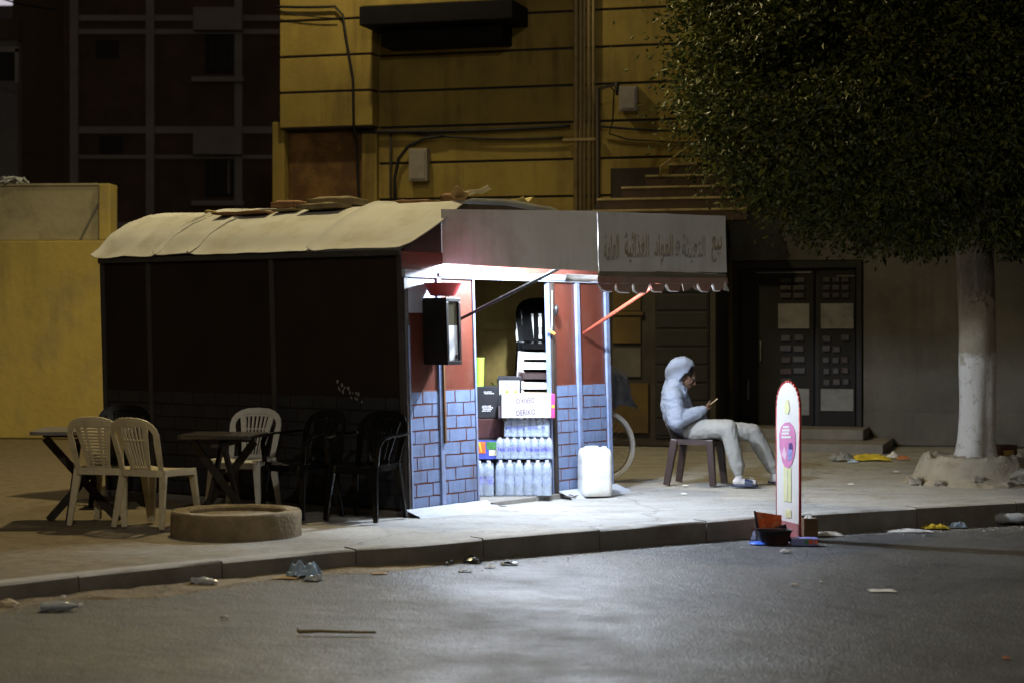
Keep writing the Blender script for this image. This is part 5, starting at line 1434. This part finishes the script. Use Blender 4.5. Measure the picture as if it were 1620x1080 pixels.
# ------------------------------------------------------------------ litter
def crumple(name, label, cat, loc, sx, sy, h, mt, seed, rz=0, n=18, th=.0015):
    m = MB(); rr = random.Random(seed)
    def f(u, v):
        x = (u-.5)*sx*(1+.25*noise.noise((v*3, seed, 1))); y = (v-.5)*sy*(1+.3*noise.noise((u*3, seed, 2)))
        dome = max(0, 1-(2*u-1)**2)*max(0, 1-(2*v-1)**2)
        z = h*(.85*dome**.6*(.55+.45*fbm(u*3+seed, v*2.6, seed, 2))+.22*abs(fbm(u*5+seed, v*5, seed*1.3, 3)))+.003
        return (x+.03*fbm(u*4, v*4, seed+9)*sx*2, y+.03*fbm(u*4, v*4, seed+19)*sy*2, z)
    m.grid(f, n, n); m.solid(th)
    return m.build(name, mt, None, loc=loc, rz=rz, smooth=False if n < 9 else 'angle', label=label, cat=cat)
M_film2 = mat('litter_film', (.62, .66, .72), .18, .15, 12, spec=.8, trans=.3)
M_wpap = mat('litter_paper', (.66, .64, .60), .8, .1, 8)
M_redw = mat('red_wrapper', (.55, .06, .04), .35, .3, 14, dirt=((.75, .65, .6), .6, 12))
M_yelw = mat('yellow_wrapper', (.62, .47, .05), .4, .3, 12)
M_bluw = mat('pale_blue_bag', (.34, .46, .62), .3, .35, 9, spec=.7)
M_dkw = mat('dark_wrapper', (.02, .022, .026), .25, .3, 9, spec=.7)
def lying_bottle(name, label, loc, rz, r, L_, mt, crush=.3, seed=1):
    m = MB(); n = 16; rings = []
    prof = [(0, .85), (.03, 1), (.15, 1), (.2, .93), (.3, 1), (.45, .96), (.6, 1), (.72, .9), (.84, .5), (.92, .36), (1, .36)]
    for q, k in prof:
        ring = []
        for j in range(n):
            a = 2*math.pi*j/n; rr = r*k*(1+crush*noise.noise((q*5, math.cos(a)*1.5, seed+math.sin(a)*1.5)))
            ring.append(m.bm.verts.new((q*L_-L_/2, rr*math.cos(a), r*.8+rr*.8*math.sin(a))))
        rings.append(ring)
    for a, b in zip(rings, rings[1:]):
        for j in range(n): m.bm.faces.new((a[j], a[(j+1) % n], b[(j+1) % n], b[j]))
    m.bm.faces.new(rings[0][::-1]); m.bm.faces.new(rings[-1])
    t = m.build(name, mt, None, loc=loc, rz=rz, smooth='angle', label=label, cat='bottle')
    return t
up = Vector((0, 0, .004))
b1 = lying_bottle('plastic_bottle', 'crushed clear bottle lying in the dirt at the lower left', rgnd(95, 966)+up, R(15), .030, .22, M_film2, .5, 1)
MB().tube([(.10, 0, .024), (.125, 0, .024)], .014, 10).build('cap', M_sface, b1)
m = MB(); m.ico((0, 0, .02), .055, 2, (1.2, .9, .6), .15); m.build('pale_stone', mat('pale_stone', (.50, .42, .28), .9, .2, 9, .5, 30), None, loc=rgnd(12, 961), label='pale stone in the gutter dirt at the left edge', cat='stone')
m = MB(); m.ico((0, 0, .01), .03, 2, (1.2, .9, .8), .18); m.build('small_stone', mat('pale_stone', (.50, .42, .28), .9), None, loc=rgnd(55, 945)+Vector((0, 0, .03)), label='small yellowish stone on the dirt heap by the kerb', cat='stone')
crumple('red_wrapper', 'red and white wrapper against the kerb at the far left', 'wrapper', rgnd(99, 944)+Vector((0, .1, .035)), .17, .10, .05, M_redw, 3, .1)
crumple('white_scrap', 'tiny white scrap beside the red wrapper at the left', 'scrap', rgnd(100, 950)+Vector((0, 0, .02)), .03, .03, .02, M_wpap, 4, n=5)
lying_bottle('crushed_bottle', 'crushed clear bottle at the foot of the kerb below the concrete ring', rgnd(324, 927)+up, R(-4), .034, .17, M_film2, .55, 5)
crumple('blue_bag', 'pale blue crumpled bag against the kerb, left of the door light', 'bag', rgnd(482, 912)+up, .20, .16, .16, M_bluw, 7, -.2)
crumple('clear_bag', 'clear plastic bag at the right of the pale blue bag', 'bag', rgnd(495, 918)+up, .11, .10, .06, M_film2, 9, -.3)
crumple('cardboard_scrap', 'flat brown cardboard scrap under the pale blue bag', 'cardboard', rgnd(448, 915)+up, .19, .09, .015, M_card, 11, .1)
for k, (px, py, s, h, mt_, lb, c_) in enumerate((
    (710, 889, .07, .05, M_dkw, 'dark shiny wrapper at the kerb foot, leftmost of the dark litter', 'wrapper'),
    (748, 886, .13, .06, M_dkw, 'dark crumpled film in the middle of the kerb foot litter', 'film'),
    (806, 888, .12, .025, M_dkw, 'flat black scrap with a bright edge on the lit road edge', 'scrap'),
    (736, 899, .09, .02, M_film2, 'clear film scrap glinting on the road below the dark litter', 'film'),
    (776, 893, .07, .012, M_wpap, 'thin white scrap on the road just before the kerb', 'scrap'),
    (1243, 873, .08, .03, M_wpap, 'white paper scrap on the road in front of the signboard', 'paper'),
    (1257, 926, .05, .02, M_wpap, 'small white scrap alone on the middle road', 'scrap'),
    (1395, 935, .16, .012, M_wpap, 'flat white paper strip on the road at the right', 'paper'),
    (1300, 921, .03, .012, M_wpap, 'tiny white fleck on the road right of the small scrap', 'scrap'),
    (356, 974, .05, .018, M_dkw, 'small dark scrap alone on the left road', 'scrap'),
    (600, 904, .10, .012, M_card, 'brown scrap at the kerb foot between the bag and the dark litter', 'scrap'),
    (1592, 1042, .04, .012, mat('orange_scrap', (.6, .2, .06), .6), 'orange fleck on the road at the lower right', 'scrap'))):
    crumple('litter_'+c_, lb, c_, rgnd(px, py+(4 if px < 830 else 0))+up, s, s*.7, h, mt_, 20+k, n=7)
m = MB(); m.tube([(-.20, 0, .012), (-.1, .004, .016), (.05, -.004, .012), (.21, .0, .010)], .0095, 7, .007); m.tube([(-.2, 0, .012), (-.205, .012, .03)], .007, 6); m.tube([(.08, 0, .012), (.085, -.02, .02)], .006, 6)
m.build('stick', mat('dry_stick', (.22, .16, .05), .8, .2, 12), None, loc=rgnd(532, 1004)+Vector((0, 0, .006)), rz=R(1), smooth=True, label='dry brown stick lying on the road in the foreground', cat='stick')
# rubbish at the foot of the sign
q = rgnd(1232, 860)
tub = thing('black_tub', 'black plastic tub tipped at the foot of the signboard', 'tub', q+Vector((-.045, -.02, .003)), R(6))
m = MB(); rings = []
for z, k in ((0, .78), (.10, 1.0), (.105, 1.06), (.112, 1.06), (.108, .97), (.012, .75)):
    rings.append([m.bm.verts.new((x, y, z)) for x, y in rr_(.26*k, .17*k, .03*k, 4)])
for a, b in zip(rings, rings[1:]):
    for j in range(16): m.bm.faces.new((a[j], a[(j+1) % 16], b[(j+1) % 16], b[j]))
m.bm.faces.new(rings[0][::-1]); m.bm.faces.new(rings[-1])
m.build('tub', mat('black_tub_plastic', (.028, .022, .022), .35, .2, 7, dirt=((.12, .03, .03), .4, 6)), tub, smooth='angle')
oc = thing('orange_carton', 'torn red and orange carton standing open behind the black tub', 'carton', q+Vector((-.06, .13, .02)), R(-8))
m = MB(); m.prism([(-.10, 0, .215), (-.075, 0, .05), (.10, 0, .10), (.10, 0, .19)], (0, .004, 0)); m.build('panel', mat('orange_card', (.75, .12, .025), .5, .4, 15, dirt=((.85, .5, .3), .5, 10)), oc)
m = MB(); m.prism([(-.07, -.01, .06), (.13, -.03, .125), (.18, -.03, -.01), (-.07, -.03, -.01)], (0, .005, 0)); m.build('flap', M_bcart, oc)
m = MB(); m.prism([(-.115, -.01, .22), (-.10, -.01, .225), (-.06, -.02, .03), (-.085, -.02, .03)], (0, .006, 0)); m.build('edge', M_bcart, oc)
bx_ = thing('printed_box', 'flat blue and red printed box lying by the right foot of the sign', 'box', rgnd(1272, 862)+Vector((.0, 0, .004)), R(-3))
MB().box(-.10, -.055, 0, .10, .055, .055).build('box', mat('blue_red_card', (.24, .26, .58), .4, .25, 12), bx_, bevel=.003)
for x0, x1, c_, nm in ((.0, .028, (.06, .25, .12), 'green_print'), (.03, .065, (.65, .12, .06), 'red_print'), (.075, .098, (.6, .10, .05), 'red_print')):
    MB().box(x0, -.058, .012, x1, -.0555, .046).build(nm, mat('p'+nm, c_, .5), bx_)
crumple('grey_film', 'twisted grey film left of the black tub at the sign foot', 'film', rgnd(1196, 855)+up, .07, .10, .14, mat('slate_film', (.12, .12, .18), .3, .3, 9, spec=.7), 41, .4, n=9)
m = MB(); m.lathe([(.001, 0), (.07, 0), (.075, .008), (.06, .02), (.001, .024)], 18); m.build('blue_lid', mat('blue_lid_plastic', (.06, .16, .70), .35), None, loc=rgnd(1200, 861)+Vector((0, 0, .003)), smooth='angle', label='bright blue plastic lid on the road left of the tub', cat='lid')  # loose blue lid lying flat
cb = MB().box(-.06, -.05, 0, .06, .05, .15).build('brown_carton', mat('brown_carton_card', (.13, .075, .04), .8, .3, 8), None, loc=rgnd(1281, 850)+Vector((0, .06, 0)), rz=R(15), bevel=.003, label='upright brown carton behind the right edge of the signboard', cat='carton')
crumple('white_scrap', 'white paper corner sticking out of the brown carton', 'paper', cb.location+Vector((-.0, -.01, .148)), .07, .05, .04, M_wpap, 43, n=5)
crumple('pale_rubble', 'pale crumbled rubbish at the kerb right of the signboard', 'rubbish', rgnd(1312, 848)+up, .22, .08, .06, mat('pale_rubble', (.45, .42, .36), .9, .4, 20), 44, n=16)
# right hand gutter
crumple('white_paper', 'white torn sheet in the gutter at the right', 'paper', rgnd(1432, 838)+Vector((0, -.16, 0))+up, .34, .13, .035, M_wpap, 51, .05)
crumple('green_scrap', 'greenish scrap at the kerb left of the yellow wrapper', 'scrap', rgnd(1412, 832)+Vector((0, -.16, 0))+up, .16, .06, .04, mat('olive_scrap', (.16, .19, .08), .7, .4, 12), 52)
crumple('yellow_wrapper', 'yellow and white wrapper leaning in the right gutter', 'wrapper', rgnd(1472, 834)+Vector((0, -.16, 0))+Vector((0, 0, .01)), .22, .10, .06, M_yelw, 53, .25)
crumple('red_scrap', 'red crumpled wrapper on the yellow one in the right gutter', 'wrapper', rgnd(1490, 830)+Vector((0, -.16, 0))+Vector((0, 0, .03)), .11, .07, .07, M_redw, 54, .2)
crumple('blue_grey_bag', 'blue grey bag end right of the red wrapper', 'bag', rgnd(1508, 832)+Vector((0, -.16, 0))+up, .15, .09, .085, M_bluw, 55, .2)
lying_bottle('clear_bottle', 'clear bottle lying against the kerb at the right edge', rgnd(1598, 828)+Vector((0, -.16, 0))+Vector((0, .02, .02)), R(-6), .055, .34, M_film2, .3, 6)
# rubbish on the pavement before the door
crumple('yellow_sheet', 'yellow sheet lying before the grey wall by the door step', 'sheet', gnd(1378, 727), .42, .3, .09, M_yelw, 61)
crumple('grey_bag', 'grey crumpled bag left of the yellow sheet', 'bag', gnd(1332, 728), .26, .2, .16, mat('grey_bag', (.22, .22, .22), .5, .5, 14), 62)
crumple('pale_bag', 'pale scrap in front of the yellow sheet', 'scrap', gnd(1350, 731), .12, .08, .05, M_bluw, 63)
crumple('orange_scrap', 'orange brown scrap right of the yellow sheet', 'scrap', gnd(1428, 726), .15, .1, .06, mat('orange_brown_scrap', (.4, .14, .05), .6), 64)
crumple('grey_scrap', 'grey film scrap at the right end of the yellow sheet', 'scrap', gnd(1412, 724), .14, .1, .10, M_wpap, 65)
for k, (px, py, lb) in enumerate(((1418, 746, 'white fleck on the pavement left of the tree mound'), (1346, 766, 'small white fleck on the pavement right of the signboard'), (1084, 768, 'white fleck under the brown chair'), (1082, 781, 'larger white fleck on the bright ground before the brown chair'))):
    crumple('white_fleck', lb, 'fleck', gnd(px, py), .06, .05, .018, M_wpap, 70+k, n=5)
